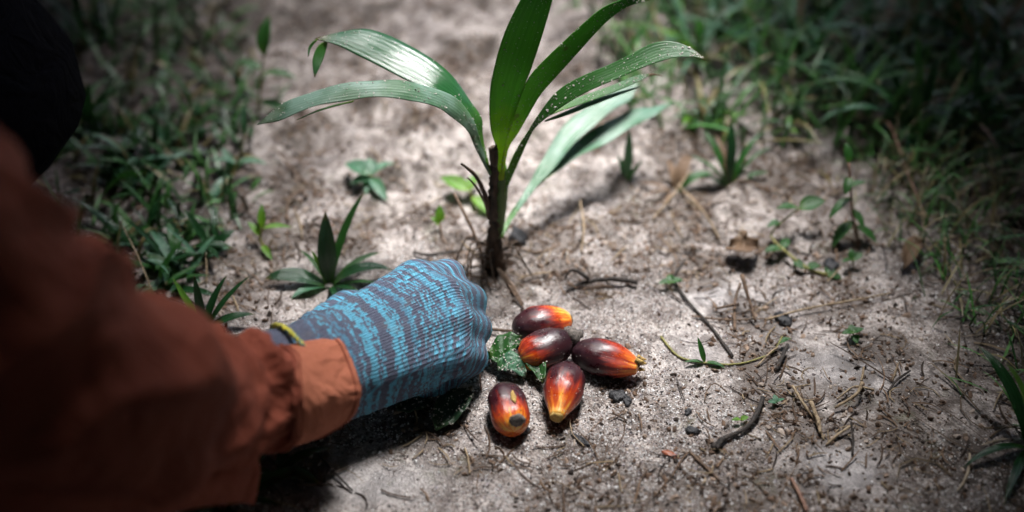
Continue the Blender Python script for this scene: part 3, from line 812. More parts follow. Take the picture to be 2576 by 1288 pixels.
def build_glove():
    st = 1.25
    org = np.array([-46.0, -66.0, -66.0]); dim = (np.array([142.0, 54.0, 40.0]) - org) / st
    ax = [org[i] + st * np.arange(int(dim[i])) for i in range(3)]
    p = np.stack(np.meshgrid(*ax, indexing='ij'), -1)
    # wrist and back of the hand
    D = smin(cap_sdf(p, (-80, -6, 17), (4, -10, 4), 27, 21), cap_sdf(p, (-80, 6, 17), (4, 10, 3), 27, 21), 8)
    meta = [((4, -13, 0), (84, -31, 6), 18, 14.5), ((4, -4, 1), (90, -10, 10), 19, 15), ((4, 5, 1), (87, 11, 8), 19, 14.5), ((2, 13, -1), (78, 31, 1), 18, 13.5)]
    for a, b, ra, rb in meta: D = smin(D, cap_sdf(p, a, b, ra, rb), 9)
    D = smin(D, cap_sdf(p, (20, 20, -14), (66, 26, -16), 16, 13), 12)     # heel of the hand
    fingers = [
        [(84, -31, 6, 14.0), (112, -34, -9, 12.5), (106, -30, -28, 11.0), (90, -26, -33, 10.5)],
        [(90, -10, 9, 14.5), (117, -11, -13, 12.8), (103, -10, -32, 11.0), (84, -9, -33, 10.5)],
        [(87, 11, 7, 14.0), (110, 11, -14, 12.4), (96, 10, -32, 11.0), (78, 10, -32, 10.2)],
        [(78, 31, 1, 13.0), (97, 30, -15, 11.6), (85, 28, -31, 10.2), (70, 26, -31, 9.8)],
    ]
    FD = None
    for f in fingers:
        d = None
        for (a, b) in zip(f[:-1], f[1:]):
            c = cap_sdf(p, a[:3], b[:3], a[3], b[3])
            d = c if d is None else smin(d, c, 3)
        FD = d if FD is None else smin(FD, d, 9.0)
    D = smin(D, FD, 5.0)
    th = [(10, -26, -8, 16), (46, -43, -18, 14), (78, -40, -28, 12.5), (100, -30, -34, 10.5)]
    d = None
    for a, b in zip(th[:-1], th[1:]):
        c = cap_sdf(p, a[:3], b[:3], a[3], b[3]); d = c if d is None else smin(d, c, 3)
    D = smin(D, d, 6)
    # cloth slack: soft unevenness
    X, Y, Z = p[..., 0], p[..., 1], p[..., 2]
    D = D + 1.0 * fbm(X / 24, (Y + Z) / 20 + 7, 80, 2) + 0.9 * np.exp(-((X - 12) / 16) ** 2) * np.sin(X * 0.55 + Y * 0.10) 
    V, F = surface_nets(D, org, st)
    for _ in range(2):                                   # relax
        acc = np.zeros_like(V); cn = np.zeros(len(V))
        for k in range(4):
            np.add.at(acc, F[:, k], V[F[:, (k+1) % 4]] + V[F[:, (k-1) % 4]]); np.add.at(cn, F[:, k], 2)
        V = V * 0.4 + 0.6 * acc / cn[:, None]
    a, b, c = V.T
    bend = sstep(74, 104, a)
    curve = 0.0065 * (b + 4) ** 2 * sstep(0, 60, a)
    u = a + curve + bend * np.maximum(0, 12 - c) * 0.9
    side = sstep(29, 31, b - 0.35 * (c + 6))             # seam where the yarn changes along the little-finger side
    u = u + side * 5.5 - 0.25 * np.maximum(0, -c - 10) * (1 - bend)
    ang = np.arctan2(c + 6, b)
    v = np.where(c > -6, b - 0.15 * (c + 6), b * 0.3 + np.sign(b) * 24 + (c + 6))
    v = ang * 32
    Wd = np.stack([HAND_O + HA * (x * HS) + HB * (y * HS) + HC * (z * HS) - PB for x, y, z in V])
    return Wd, F, u, v, side, V

GV, GFc, gu, gv, gside, GL = build_glove()

def glove_material():
    m, nt, bs = new_mat('striped_knit'); L = nt.links
    ob = nt.nodes.new('ShaderNodeTexCoord').outputs['Object']
    au = nt.nodes.new('ShaderNodeAttribute'); au.attribute_name = 'u'
    av = nt.nodes.new('ShaderNodeAttribute'); av.attribute_name = 'v'
    # each course is one row of stitches: stripes end raggedly stitch by stitch
    wale = mathn(nt, 'MULTIPLY', av.outputs['Fac'], 1 / 2.2)
    wi = mathn(nt, 'FLOOR', wale)
    cb = nt.nodes.new('ShaderNodeCombineXYZ'); L.new(wi, cb.inputs[0])
    wn_ = nt.nodes.new('ShaderNodeTexWhiteNoise'); wn_.noise_dimensions = '1D'; L.new(wi, wn_.inputs['W'])
    jit = mathn(nt, 'MULTIPLY', mathn(nt, 'SUBTRACT', wn_.outputs['Value'], 0.5), 1.6)
    wob = mathn(nt, 'MULTIPLY', mathn(nt, 'SUBTRACT', noise(nt, ob, 40, 2), 0.5), 4.0)
    cbs = nt.nodes.new('ShaderNodeCombineXYZ'); L.new(wi, cbs.inputs[0]); L.new(mathn(nt, 'FLOOR', mathn(nt, 'MULTIPLY', au.outputs['Fac'], 1 / 1.5)), cbs.inputs[1])
    wn2 = nt.nodes.new('ShaderNodeTexWhiteNoise'); wn2.noise_dimensions = '2D'; L.new(cbs.outputs[0], wn2.inputs['Vector'])
    wob = mathn(nt, 'ADD', wob, mathn(nt, 'MULTIPLY', mathn(nt, 'SUBTRACT', wn2.outputs['Value'], 0.5), 3.4))
    u = mathn(nt, 'ADD', mathn(nt, 'ADD', au.outputs['Fac'], jit), wob)
    un = mathn(nt, 'DIVIDE', mathn(nt, 'ADD', u, 45.0), 200.0)
    D_, B_ = (0.120, 0.132, 0.190), (0.140, 0.45, 0.63)
    T_ = (0.115, 0.28, 0.41)
    seq = [(-45, T_), (-30, D_), (-16, T_), (-12, D_), (2, T_), (4, D_), (9, B_), (10.5, D_), (14, T_), (16, D_), (20, B_), (22, D_), (25.5, B_), (31.5, D_), (33.5, B_), (35.5, D_), (44, B_), (48.5, D_), (50.0, B_),
           (52.0, D_), (58, T_), (60, B_), (61.6, D_), (66, B_), (68, D_), (71, B_), (73, D_), (75.5, B_), (77.5, D_), (80, T_), (82, B_), (84, D_), (87.5, B_), (90, T_), (94, D_), (98, B_), (100, D_), (105, T_), (109, B_), (111, D_), (117, B_), (120, D_), (127, T_), (132, D_), (139, B_)]
    r = ramp(nt, [(0, D_)], 'CONSTANT')
    e = r.color_ramp.elements
    while len(e) > 1: e.remove(e[-1])
    half = [q for q in seq]
    # two ramps because one holds 32 stops
    def mk(sq):
        rr = ramp(nt, [((q[0] + 45) / 200, q[1]) for q in sq], 'CONSTANT'); L.new(un, rr.inputs[0]); return rr
    ra, rb = mk(seq[:23]), mk(seq[22:])
    sel = mathn(nt, 'GREATER_THAN', un, (seq[22][0] + 45) / 200)
    col = mixc(nt, ra.outputs[0], rb.outputs[0], sel)
    # heathered yarn
    cb2 = nt.nodes.new('ShaderNodeCombineXYZ'); L.new(mathn(nt, 'MULTIPLY', av.outputs['Fac'], 0.9), cb2.inputs[0]); L.new(mathn(nt, 'MULTIPLY', au.outputs['Fac'], 0.35), cb2.inputs[1])
    hz = noise(nt, cb2.outputs[0], 1.0, 3, 0.7)
    hr = ramp(nt, [(0.3, (0.55, 0.55, 0.58)), (0.5, (1, 1, 1)), (0.72, (1.5, 1.45, 1.45))]); L.new(hz, hr.inputs[0])
    col = mixc(nt, col, hr.outputs[0], 0.85, 'MULTIPLY')
    gr = ramp(nt, [(0.55, (0, 0, 0)), (0.75, (1, 1, 1))]); L.new(noise(nt, ob, 130, 4), gr.inputs[0])
    col = mixc(nt, col, (0.19, 0.175, 0.175), mathn(nt, 'MULTIPLY', gr.outputs[0], 0.42))
    # knit relief: wales with v-shaped stitches
    wv = mathn(nt, 'ABSOLUTE', mathn(nt, 'SINE', mathn(nt, 'MULTIPLY', wale, math.pi)))
    chev = mathn(nt, 'MULTIPLY', mathn(nt, 'ABSOLUTE', mathn(nt, 'SUBTRACT', mathn(nt, 'FRACT', wale), 0.5)), 1.6)
    row = mathn(nt, 'ABSOLUTE', mathn(nt, 'SINE', mathn(nt, 'MULTIPLY', mathn(nt, 'ADD', mathn(nt, 'MULTIPLY', au.outputs['Fac'], 1 / 1.5), chev), math.pi)))
    hgt = mathn(nt, 'ADD', mathn(nt, 'MULTIPLY', wv, 0.7), mathn(nt, 'MULTIPLY', row, 0.35))
    dk = ramp(nt, [(0.0, (0.55, 0.55, 0.58)), (0.45, (1, 1, 1))]); L.new(hgt, dk.inputs[0])
    col = mixc(nt, col, dk.outputs[0], 0.8, 'MULTIPLY')
    L.new(col, bs.inputs['Base Color'])
    bs.inputs['Roughness'].default_value = 0.95
    bs.inputs['Specular IOR Level'].default_value = 0.15
    bs.inputs['Sheen Weight'].default_value = 0.06
    b1 = bump(nt, hgt, 1.0, 0.0010, None)
    bump(nt, noise(nt, ob, 1800, 2), 0.4, 0.0005, bs, b1)
    return m
M['knit'] = glove_material()
glove = mesh('glove', GV, GFc, M['knit'], person, attrs={'u': gu, 'v': gv})
glove['label'] = 'blue and dark grey striped knit glove closed into a fist'

# loose fibres standing off the knit
nf = 26000
fi = rng.integers(0, len(GFc), nf)
ctr = GV[GFc[fi]].mean(1)
e1 = GV[GFc[fi][:, 1]] - GV[GFc[fi][:, 0]]; e2 = GV[GFc[fi][:, 3]] - GV[GFc[fi][:, 0]]
nn = np.cross(e1, e2); nn /= np.linalg.norm(nn, axis=1)[:, None] + 1e-12
ctr = ctr + rng.normal(size=(nf, 3)) * 0.0004
d1 = nn + rng.normal(size=(nf, 3)) * 0.55; d1 /= np.linalg.norm(d1, axis=1)[:, None]
wd = np.cross(d1, rng.normal(size=(nf, 3))); wd /= np.linalg.norm(wd, axis=1)[:, None]
ln = rng.uniform(0.0006, 0.0022, (nf, 1)); ww = 0.00005
FV = np.stack([ctr - nn * 0.0003 - wd * ww, ctr - nn * 0.0003 + wd * ww, ctr + d1 * ln], 1)
uu = gu[GFc[fi][:, 0]]
fc = np.where((rng.random(nf) < 0.55)[:, None], np.array([(0.10, 0.34, 0.46)]), np.array([(0.09, 0.10, 0.14)]))
fuzz = bigmesh('loose_fibres', FV.reshape(-1, 3), np.arange(nf * 3).reshape(-1, 3), col_material('knit_fibre', 0.9, 0.1), glove, np.repeat(fc, 3, 0))
fuzz['kind'] = 'stuff'

# overlocked yellow edge of the glove, seen in the gap of the sleeve
ring = []
for k in range(64):
    a = 2 * math.pi * k / 64
    b, c = 33.0 * math.cos(a), 27.5 * math.sin(a) + 7.5
    ring.append(HAND_O + HA * ((-13 + 1.5 * math.sin(a * 2)) * HS) + HB * (b * HS) + HC * (c * HS) - PB)
ring.append(ring[0])
def trim_material():
    m, nt, bs = new_mat('overlock_yarn')
    ob = nt.nodes.new('ShaderNodeTexCoord').outputs['Object']
    vo = nt.nodes.new('ShaderNodeTexVoronoi'); vo.inputs['Scale'].default_value = 700; nt.links.new(ob, vo.inputs['Vector'])
    r = ramp(nt, [(0.0, (0.62, 0.55, 0.05)), (0.5, (0.45, 0.42, 0.06)), (0.72, (0.07, 0.22, 0.24)), (0.9, (0.05, 0.06, 0.06))], 'CONSTANT')
    s = nt.nodes.new('ShaderNodeSeparateColor'); nt.links.new(vo.outputs['Color'], s.inputs[0]); nt.links.new(s.outputs[0], r.inputs[0])
    nt.links.new(r.outputs[0], bs.inputs['Base Color']); bs.inputs['Roughness'].default_value = 0.9
    bump(nt, vo.outputs['Distance'], 0.8, 0.001, bs)
    return m
M['trim'] = trim_material()
ge = tube('glove_edge', ring, 0.0014, M['trim'], person, 8, 0.12)
ge['label'] = 'yellow and green overlocked edge of the glove'

# --- sleeve and cuff
NS = 72
front = [(754, 820, .715), (806, 834, .695), (852, 853, .676), (880, 900, .666), (902, 965, .660), (904, 1005, .660), (884, 1052, .664), (840, 1082, .668), (786, 1100, .674), (742, 1060, .705), (712, 985, .728), (705, 895, .735), (722, 845, .730)]
back = [(655, 848, .690), (694, 868, .662), (734, 897, .641), (736, 940, .632), (738, 985, .628), (739, 1030, .628), (740, 1072, .632), (738, 1108, .638), (700, 1132, .652), (640, 1100, .685), (606, 1020, .705), (598, 930, .712), (616, 868, .705)]
KD = 1.030
fr = catmull_closed([tuple(P(q[0], q[1], q[2] * KD) - PB) for q in front], NS)
bk = catmull_closed([tuple(P(q[0], q[1], q[2] * KD) - PB) for q in back], NS)
# cuff with an outer face, a turned lip and an inner face
rows = []
for k, f in enumerate(np.linspace(0, 1, 22)):
    r = bk * (1 - f) + fr * f
    cen = r.mean(0)
    bul = 1 + 0.030 * math.sin(math.pi * f) + 0.012 * (1 if f > 0.94 else 0) + 0.02 * (f < 0.03)
    th = np.arange(NS) / NS * 6.283
    wr = 1 + 0.012 * fbm(th * 2.2, np.full(NS, f * 2.5), 90, 2)
    rows.append(cen + (r - cen) * (bul * wr)[:, None])
lip = rows[-1]; cen = lip.mean(0)
axis_out = (fr.mean(0) - bk.mean(0)); axis_out /= np.linalg.norm(axis_out)
rows.append(cen + (lip - cen) * 0.985 + axis_out * 0.0012)
for f, s_ in ((1.0, 0.955), (0.8, 0.94), (0.55, 0.93), (0.3, 0.92), (0.1, 0.91)):
    r = bk * (1 - f) + fr * f; cen = r.mean(0); rows.append(cen + (r - cen) * s_)
V = np.vstack(rows); nr = len(rows)
F = [(i*NS+k, i*NS+(k+1) % NS, (i+1)*NS+(k+1) % NS, (i+1)*NS+k) for i in range(nr-1) for k in range(NS)]
cuff = mesh('cuff', V, F, M['cuffcloth'], person)
cuff['label'] = 'pale turned cuff of the rust shirt sleeve'
# stitch line at the seam of the cuff
def ring_tube(name, f, r, mat, parent, off=1.012):
    q = bk * (1 - f) + fr * f; c_ = q.mean(0); q = c_ + (q - c_) * off
    return tube(name, np.vstack([q, q[:1]]), r, mat, parent, 5)
ring_tube('seam', 0.035, 0.0011, M['cloth'], cuff, 1.022)
ring_tube('stitching', 0.93, 0.00045, M['cloth'], cuff, 1.024)
ring_tube('stitching', 0.12, 0.00045, M['cloth'], cuff, 1.022)

path = [(560, 1012, .632, .0310), (440, 1012, .592, .0350), (310, 1005, .555, .0430), (150, 945, .520, .0480), (-60, 830, .490, .0520), (-260, 650, .465, .0560), (-480, 460, .445, .0590)]
pc = [np.array(tuple(P(a, b, d * KD) - PB)) for a, b, d, r in path] + [np.array(tuple(loc((-.30, .43, .40)))), np.array(tuple(loc((-.44, .52, .50))))]
pr = [q[3] for q in path] + [.068, .075]
c0 = bk.mean(0)
cen_c = catmull([c0] + pc, 130)
rad_c = catmull(np.array([[0.036]] + [[r] for r in pr]), 130)[:, 0]
T = np.gradient(cen_c, axis=0); T /= np.linalg.norm(T, axis=1)[:, None]
rel = bk - c0
rows = []
Nv = rel[0] - T[0] * rel[0].dot(T[0]); Nv /= np.linalg.norm(Nv)
Bv = np.cross(T[0], Nv)
if Bv.dot(rel[NS // 4]) < 0: sgn = -1
else: sgn = 1
ang0 = np.unwrap(np.arctan2((rel @ Bv) * sgn, rel @ Nv))
arc = np.concatenate([[0], np.cumsum(np.linalg.norm(np.diff(cen_c, axis=0), axis=1))])
for i in range(130):
    Nv = Nv - T[i] * Nv.dot(T[i]); Nv /= np.linalg.norm(Nv); Bv = np.cross(T[i], Nv) * sgn
    blend = sstep(0.0, 0.055, arc[i])
    th = np.linspace(0, 2 * math.pi, NS, endpoint=False)
    ang = ang0 * (1 - blend) + (ang0[0] + th) * blend
    circ = (np.cos(ang)[:, None] * Nv + np.sin(ang)[:, None] * Bv) * rad_c[i]
    flat = rel - T[i] * (rel @ T[i])[:, None]
    flat = rel * (1 - sstep(0, 0.02, arc[i])) + flat * sstep(0, 0.02, arc[i])
    s_ = arc[i]
    ff = lambda a, b, sd: fbm(a, np.full(NS, b), sd, 2)
    warp = 2.2 * ff(th * 0.9, s_ * 12, 91) + 1.3 * np.sin(th + 0.9)
    rid = lambda q: 1 - np.abs(np.sin(q))
    fold = (0.0120 * (rid(s_ * 95 + warp) ** 2 - .35) * np.exp(-((s_ - 0.045) / 0.04) ** 2) * (0.45 + 0.55 * np.sin(th * 1.0 + 0.6) ** 2)
            + 0.0110 * (rid(s_ * 48 + 1.5 * warp + 1.0) ** 2 - .35) * np.exp(-((s_ - 0.16) / 0.09) ** 2)
            + 0.0050 * fbm(th * 1.2, np.full(NS, s_ * 30), 95, 3))
    body = flat * (1 - blend) + circ * blend
    u_ = body / (np.linalg.norm(body, axis=1)[:, None] + 1e-9)
    damp = sstep(0.0, 0.012, s_)
    rows.append(cen_c[i] + body * (1 + 0.01 * (1 - damp)) + u_ * (fold * damp)[:, None])
V = np.vstack(rows)
F = [(i*NS+k, (i+1)*NS+k, (i+1)*NS+(k+1) % NS, i*NS+(k+1) % NS) for i in range(129) for k in range(NS)]
sleeve = mesh('sleeve', V, F, M['cloth'], person)
sleeve['label'] = 'rust orange shirt sleeve with soft folds'
# loose shirt tail below the elbow, left part added to darken the corner
hem = [[(640, 1140, .640), (648, 1180, .640), (642, 1225, .642), (634, 1268, .644)], [(560, 1150, .620), (575, 1195, .615), (572, 1240, .618), (585, 1262, .625)],
       [(460, 1170, .590), (470, 1215, .585), (470, 1250, .588), (480, 1272, .600)], [(340, 1170, .560), (340, 1225, .555), (335, 1270, .560), (330, 1310, .575)], [(200, 1180, .530), (195, 1240, .525), (185, 1300, .530), (180, 1350, .545)], [(40, 1160, .500), (35, 1240, .500), (25, 1310, .505), (15, 1380, .515)], [(-180, 1100, .480), (-190, 1200, .480), (-200, 1300, .485), (-210, 1380, .495)]]
hp = np.array([[tuple(P(q[0], q[1], q[2] * KD) - PB) for q in col] for col in hem])
hp = np.array([catmull(hp[:, j], 36) for j in range(4)]).transpose(1, 0, 2)
hp = np.array([catmull(hp[i], 12) for i in range(36)])
V = hp.reshape(-1, 3); F = [(i*12+j, i*12+j+1, (i+1)*12+j+1, (i+1)*12+j) for i in range(35) for j in range(11)]
tail = mesh('sleeve_fold', V, F, M['cloth'], person)
so = tail.modifiers.new('thickness', 'SOLIDIFY'); so.thickness = 0.0016

# ------------------------------------------------------------------ weeds and grass, plant by plant
def blade_data(L0, w0, lean, curve, fold=0.25, n=11, twist=0.0, tipw=0.0, power=0.75):
    """a grass blade: starts at the origin, leans over +x"""
    V, uv = [], []; x = z = 0.0; y = 0.0
    for i in range(n):
        s = i / (n - 1)
        th = lean + curve * s ** 1.4
        if i:
            x += math.sin(th) * L0 / (n - 1); z += math.cos(th) * L0 / (n - 1)
            y += math.sin(twist * s) * L0 / (n - 1) * 0.3
        wd = w0 * max(0.06, (math.sin(math.pi * min(1, 0.14 + 0.86 * s)) ** power) if s > 0.4 else 0.45 + 0.55 * (s / 0.4) ** 0.8)
        if s > 0.93: wd *= 0.45
        nx_, nz_ = -math.cos(th), math.sin(th)
        tw = twist * s
        for j, f in enumerate((-1, -0.5, 0, 0.5, 1)):
            o = fold * wd * abs(f) * 0.5
            V.append((x + nx_ * o + math.sin(tw) * f * wd / 2 * nx_, y + f * wd / 2 * math.cos(tw), z + nz_ * o + math.sin(tw) * f * wd / 2 * nz_))
            uv.append((s, 0.5 + f / 2))
    m = 5
    F = [(i*m+j, i*m+j+1, (i+1)*m+j+1, (i+1)*m+j) for i in range(n-1) for j in range(m-1)]
    return V, F, uv

def grass_plant(name, pos, blades, label, cat='weed', group=None):
    """blades: (azimuth deg (0 = to the side +x, 90 = away), length mm, width mm, lean deg, droop deg, material)"""
    b = on(*pos, dz=-0.001)
    e = empty(name, b, label, cat, group)
    for (az, L0, w0, lean, droop, mt) in blades:
        V, F, uv = blade_data(L0 / 1000, w0 / 1000, R(lean), R(droop), fold=random.uniform(0.15, 0.5), twist=random.uniform(-0.5, 0.5))
        o = mesh('leaf', V, F, M[mt], e, uv=uv)
        o.rotation_euler = (0, 0, R(az))
        rr = 0.0012 if len(blades) < 14 else 0.016 * math.sqrt(random.random())
        ra = R(az) if len(blades) < 14 else random.uniform(0, 6.283)
        ox, oy = math.cos(ra) * rr, math.sin(ra) * rr
        o.location = (ox, oy, 0 if len(blades) < 14 else Hs(b.x + ox, b.y + oy) - b.z - .001)
    return e

def rnd_blades(n, L, w, lean, droop, mats, az=(0, 360)):
    out = []
    for k in range(n):
        a = az[0] + (az[1] - az[0]) * (k + random.random()) / n
        out.append((a, random.uniform(*L), random.uniform(*w), random.uniform(*lean), random.uniform(*droop), random.choice(mats)))
    return out

def oval_data(L0, w0, curl=0.3, n=9, m=7, point=0.8):
    V, uv = [], []; x = z = 0.0
    for i in range(n):
        s = i / (n - 1); th = curl * (s - 0.2)
        if i: x += math.cos(th) * L0 / (n - 1); z -= math.sin(th) * L0 / (n - 1)
        wd = w0 * max(0.05, math.sin(math.pi * s ** point) ** 0.8)
        for j in range(m):
            f = 2 * j / (m - 1) - 1
            V.append((x, f * wd / 2, z + 0.18 * wd * abs(f) ** 1.5)); uv.append((s, 0.5 + f / 2))
    F = [(i*m+j, i*m+j+1, (i+1)*m+j+1, (i+1)*m+j) for i in range(n-1) for j in range(m-1)]
    return V, F, uv

def herb(name, stalk_px, leaves, label, mat='weed', stalk_mat='runner', r=0.0009, cat='herb', group=None):
    """stalk_px: (px, py, height mm) points; leaves: (t along stalk, azimuth, length mm, width mm, tilt up deg)"""
    pts = [on(a, b) if h <= 0 else None for a, b, h in stalk_px]
    b0 = on(stalk_px[0][0], stalk_px[0][1])
    y0 = b0.y
    w_ = []
    for (a, b, h) in stalk_px:
        if h <= 0: w_.append(on(a, b, 0.001))
        else: w_.append(G(a, b, b0.z + h / 1000))
    e = empty(name, b0, label, cat, group)
    loc_ = [tuple(q - b0) for q in w_]
    c = catmull(loc_, 16) if len(loc_) > 1 else None
    V, F = tube_data(c, np.linspace(r * 1.2, r * 0.7, 16), 6, 0.1)
    mesh('stalk', V, F, M[stalk_mat], e)
    for (t, az, L0, w0, tilt) in leaves:
        V, F, uv = oval_data(L0 / 1000, w0 / 1000, random.uniform(0.3, 0.9))
        o = mesh('leaf', V, F, M[mat], e, uv=uv)
        o.location = c[min(15, int(t * 15))]
        o.rotation_euler = (random.uniform(-.3, .3), -R(tilt), R(az))
    return e

WD, WB, WG, WL, DR = 'weed_dark', 'weed_bright', 'weed', 'weed_blue', 'weed_dry'
# beside the glove
grass_plant('weed_clump', (828, 716), [(102, 46, 11, 6, 18, WD), (118, 36, 7, 10, 12, WD), (150, 24, 4, 18, 15, WB), (58, 60, 5.5, 20, 45, WG), (8, 42, 9, 40, 85, WD), (188, 38, 11, 50, 60, WD),
            (215, 26, 8, 60, 50, WL), (330, 26, 6, 55, 70, WD), (30, 38, 4, 48, 60, WG), (290, 24, 4, 50, 70, WD), (75, 40, 3, 30, 50, WG), (135, 30, 3, 40, 60, WG), (350, 34, 4, 60, 40, WG)],
            'leafy dark green weed clump just behind the gloved fist', 'weed')
grass_plant('grass_shoot', (512, 830), [(95, 34, 5, 8, 12, WD), (140, 34, 4.5, 30, 8, WB), (112, 26, 4, 16, 8, WL), (60, 34, 6, 26, 30, WD), (40, 40, 5, 38, 30, WD), (10, 30, 7, 55, 40, WD), (185, 26, 6, 60, 40, WD)],
            'short grass shoot with one bright blade beside the sleeve', 'grass')
herb('leaf_sprout', [(668, 640, 0), (655, 600, 8), (660, 575, 14)], [(1.0, 95, 15, 5, 60), (1.0, 10, 18, 4, 10), (.6, 140, 12, 5, 40), (.3, -60, 14, 4, 0)], 'pale yellow-green sprout with thin leaves on a bare patch', 'weed_bright', 'runner', cat='sprout')
herb('leaf_sprout', [(945, 470, 0), (930, 440, 10)], [(1, 150, 20, 12, 20), (.9, 40, 20, 9, 25), (.8, 300, 22, 8, -5), (.7, 200, 14, 9, 5), (.9, 95, 14, 10, 30), (.5, 250, 12, 8, 0)], 'small bluish green herb with rounded leaflets behind the glove', 'weed_blue', 'runner', cat='herb')
herb('tall_sprout', [(650, 300, 0), (656, 200, 26), (664, 140, 48)], [(1, 80, 28, 10, 70), (.7, 160, 22, 10, 20), (.6, 350, 26, 8, 10), (.3, 200, 24, 10, 10), (.2, 330, 26, 9, 10)], 'tall sprout with one upright bright leaf at the back', 'weed', 'runner', cat='sprout')
herb('leaf_sprout', [(575, 470, 0), (600, 400, 16), (615, 340, 40)], [(1, 80, 20, 4, 75), (.4, 170, 20, 8, 15), (.4, 10, 20, 8, 10), (.2, 240, 30, 9, -5), (.3, 120, 20, 6, 30)], 'thin stalked sprout with two bluish leaves in front of the tall one', 'weed_blue', 'runner', cat='sprout')
herb('leaf_sprout', [(1195, 520, 0), (1180, 480, 10)], [(1, 150, 22, 10, 15), (.6, 320, 26, 9, -10), (1, 70, 14, 7, 30)], 'yellow-green sprout close behind the seedling stem', 'weed_bright', 'runner', cat='sprout')
herb('leaf_sprout', [(1112, 600, 0), (1106, 560, 8)], [(1, 85, 11, 6, 70), (.8, 150, 8, 4, 40)], 'tiny upright sprout between the weed clump and the seedling', 'weed_bright', 'twig', cat='sprout')
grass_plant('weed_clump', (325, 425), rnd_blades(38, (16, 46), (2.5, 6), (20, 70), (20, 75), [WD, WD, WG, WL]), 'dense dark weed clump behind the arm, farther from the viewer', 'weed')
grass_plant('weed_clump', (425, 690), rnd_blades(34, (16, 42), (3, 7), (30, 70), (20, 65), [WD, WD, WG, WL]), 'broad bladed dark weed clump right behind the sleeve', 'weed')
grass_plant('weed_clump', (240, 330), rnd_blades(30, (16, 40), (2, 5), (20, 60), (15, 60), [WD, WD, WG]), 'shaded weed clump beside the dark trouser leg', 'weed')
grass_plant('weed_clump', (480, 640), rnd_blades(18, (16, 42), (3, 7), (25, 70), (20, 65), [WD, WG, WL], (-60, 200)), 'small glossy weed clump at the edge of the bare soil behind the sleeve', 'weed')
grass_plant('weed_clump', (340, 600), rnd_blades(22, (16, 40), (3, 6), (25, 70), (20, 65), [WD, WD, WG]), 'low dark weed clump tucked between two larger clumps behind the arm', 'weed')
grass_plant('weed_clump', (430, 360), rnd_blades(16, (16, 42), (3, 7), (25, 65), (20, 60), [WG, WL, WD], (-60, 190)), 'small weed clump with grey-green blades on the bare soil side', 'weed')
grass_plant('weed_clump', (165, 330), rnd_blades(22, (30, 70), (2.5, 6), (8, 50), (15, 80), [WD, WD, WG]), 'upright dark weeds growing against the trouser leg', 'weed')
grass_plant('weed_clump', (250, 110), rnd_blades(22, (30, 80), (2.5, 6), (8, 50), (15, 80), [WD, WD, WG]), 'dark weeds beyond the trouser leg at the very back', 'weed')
# grass on the other side, clump after clump
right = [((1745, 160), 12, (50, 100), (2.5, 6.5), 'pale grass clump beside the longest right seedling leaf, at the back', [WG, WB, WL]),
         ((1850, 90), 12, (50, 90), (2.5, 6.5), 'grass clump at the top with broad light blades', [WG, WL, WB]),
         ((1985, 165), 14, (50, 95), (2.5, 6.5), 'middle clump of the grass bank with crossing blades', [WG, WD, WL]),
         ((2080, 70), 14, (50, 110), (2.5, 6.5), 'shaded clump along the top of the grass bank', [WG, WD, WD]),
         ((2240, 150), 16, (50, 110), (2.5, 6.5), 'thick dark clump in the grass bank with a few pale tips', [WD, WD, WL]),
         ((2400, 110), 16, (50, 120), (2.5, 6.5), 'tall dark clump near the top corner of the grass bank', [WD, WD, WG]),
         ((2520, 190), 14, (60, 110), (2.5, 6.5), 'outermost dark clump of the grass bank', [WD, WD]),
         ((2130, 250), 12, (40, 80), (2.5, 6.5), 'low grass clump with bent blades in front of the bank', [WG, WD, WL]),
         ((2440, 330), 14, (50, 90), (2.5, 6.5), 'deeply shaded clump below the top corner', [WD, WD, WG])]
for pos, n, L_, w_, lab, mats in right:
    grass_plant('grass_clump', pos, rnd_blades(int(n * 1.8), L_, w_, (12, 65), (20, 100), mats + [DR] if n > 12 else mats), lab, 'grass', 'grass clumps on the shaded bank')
grass_plant('grass_clump', (2300, 345), [(170, 95, 8, 20, 100, WG), (185, 80, 7, 30, 100, WL), (150, 70, 9, 30, 60, WG), (60, 60, 7, 20, 30, WD), (95, 70, 8, 12, 25, WG), (20, 60, 7, 40, 50, WD), (250, 40, 8, 50, 60, WD), (120, 60, 6, 25, 40, WD)],
            'grass clump with two long blades arching toward the bare soil', 'grass')
grass_plant('moss_tuft', (1790, 300), rnd_blades(16, (14, 32), (4, 8), (35, 75), (20, 60), [WG, WB, WG]), 'low yellow-green tuft behind the forked seedling leaf', 'weed')
grass_plant('upright_blade', (1577, 455), [(92, 36, 6, 4, 10, WL), (120, 18, 4, 30, 20, WL), (40, 16, 4, 35, 20, WG)], 'single upright bluish blade behind the palm seedling', 'grass')
grass_plant('grass_clump', (1835, 470), [(95, 46, 6, 5, 40, WD), (130, 42, 5, 20, 50, WG), (50, 44, 5, 20, 60, WG), (80, 34, 4, 25, 45, WD), (170, 26, 4, 50, 60, WD), (10, 28, 4, 45, 60, WG), (110, 38, 4, 15, 70, DR), (30, 40, 3, 25, 70, WG), (150, 34, 3, 35, 60, WG)], 'dark upright clump beside the broken dry leaf', 'grass')
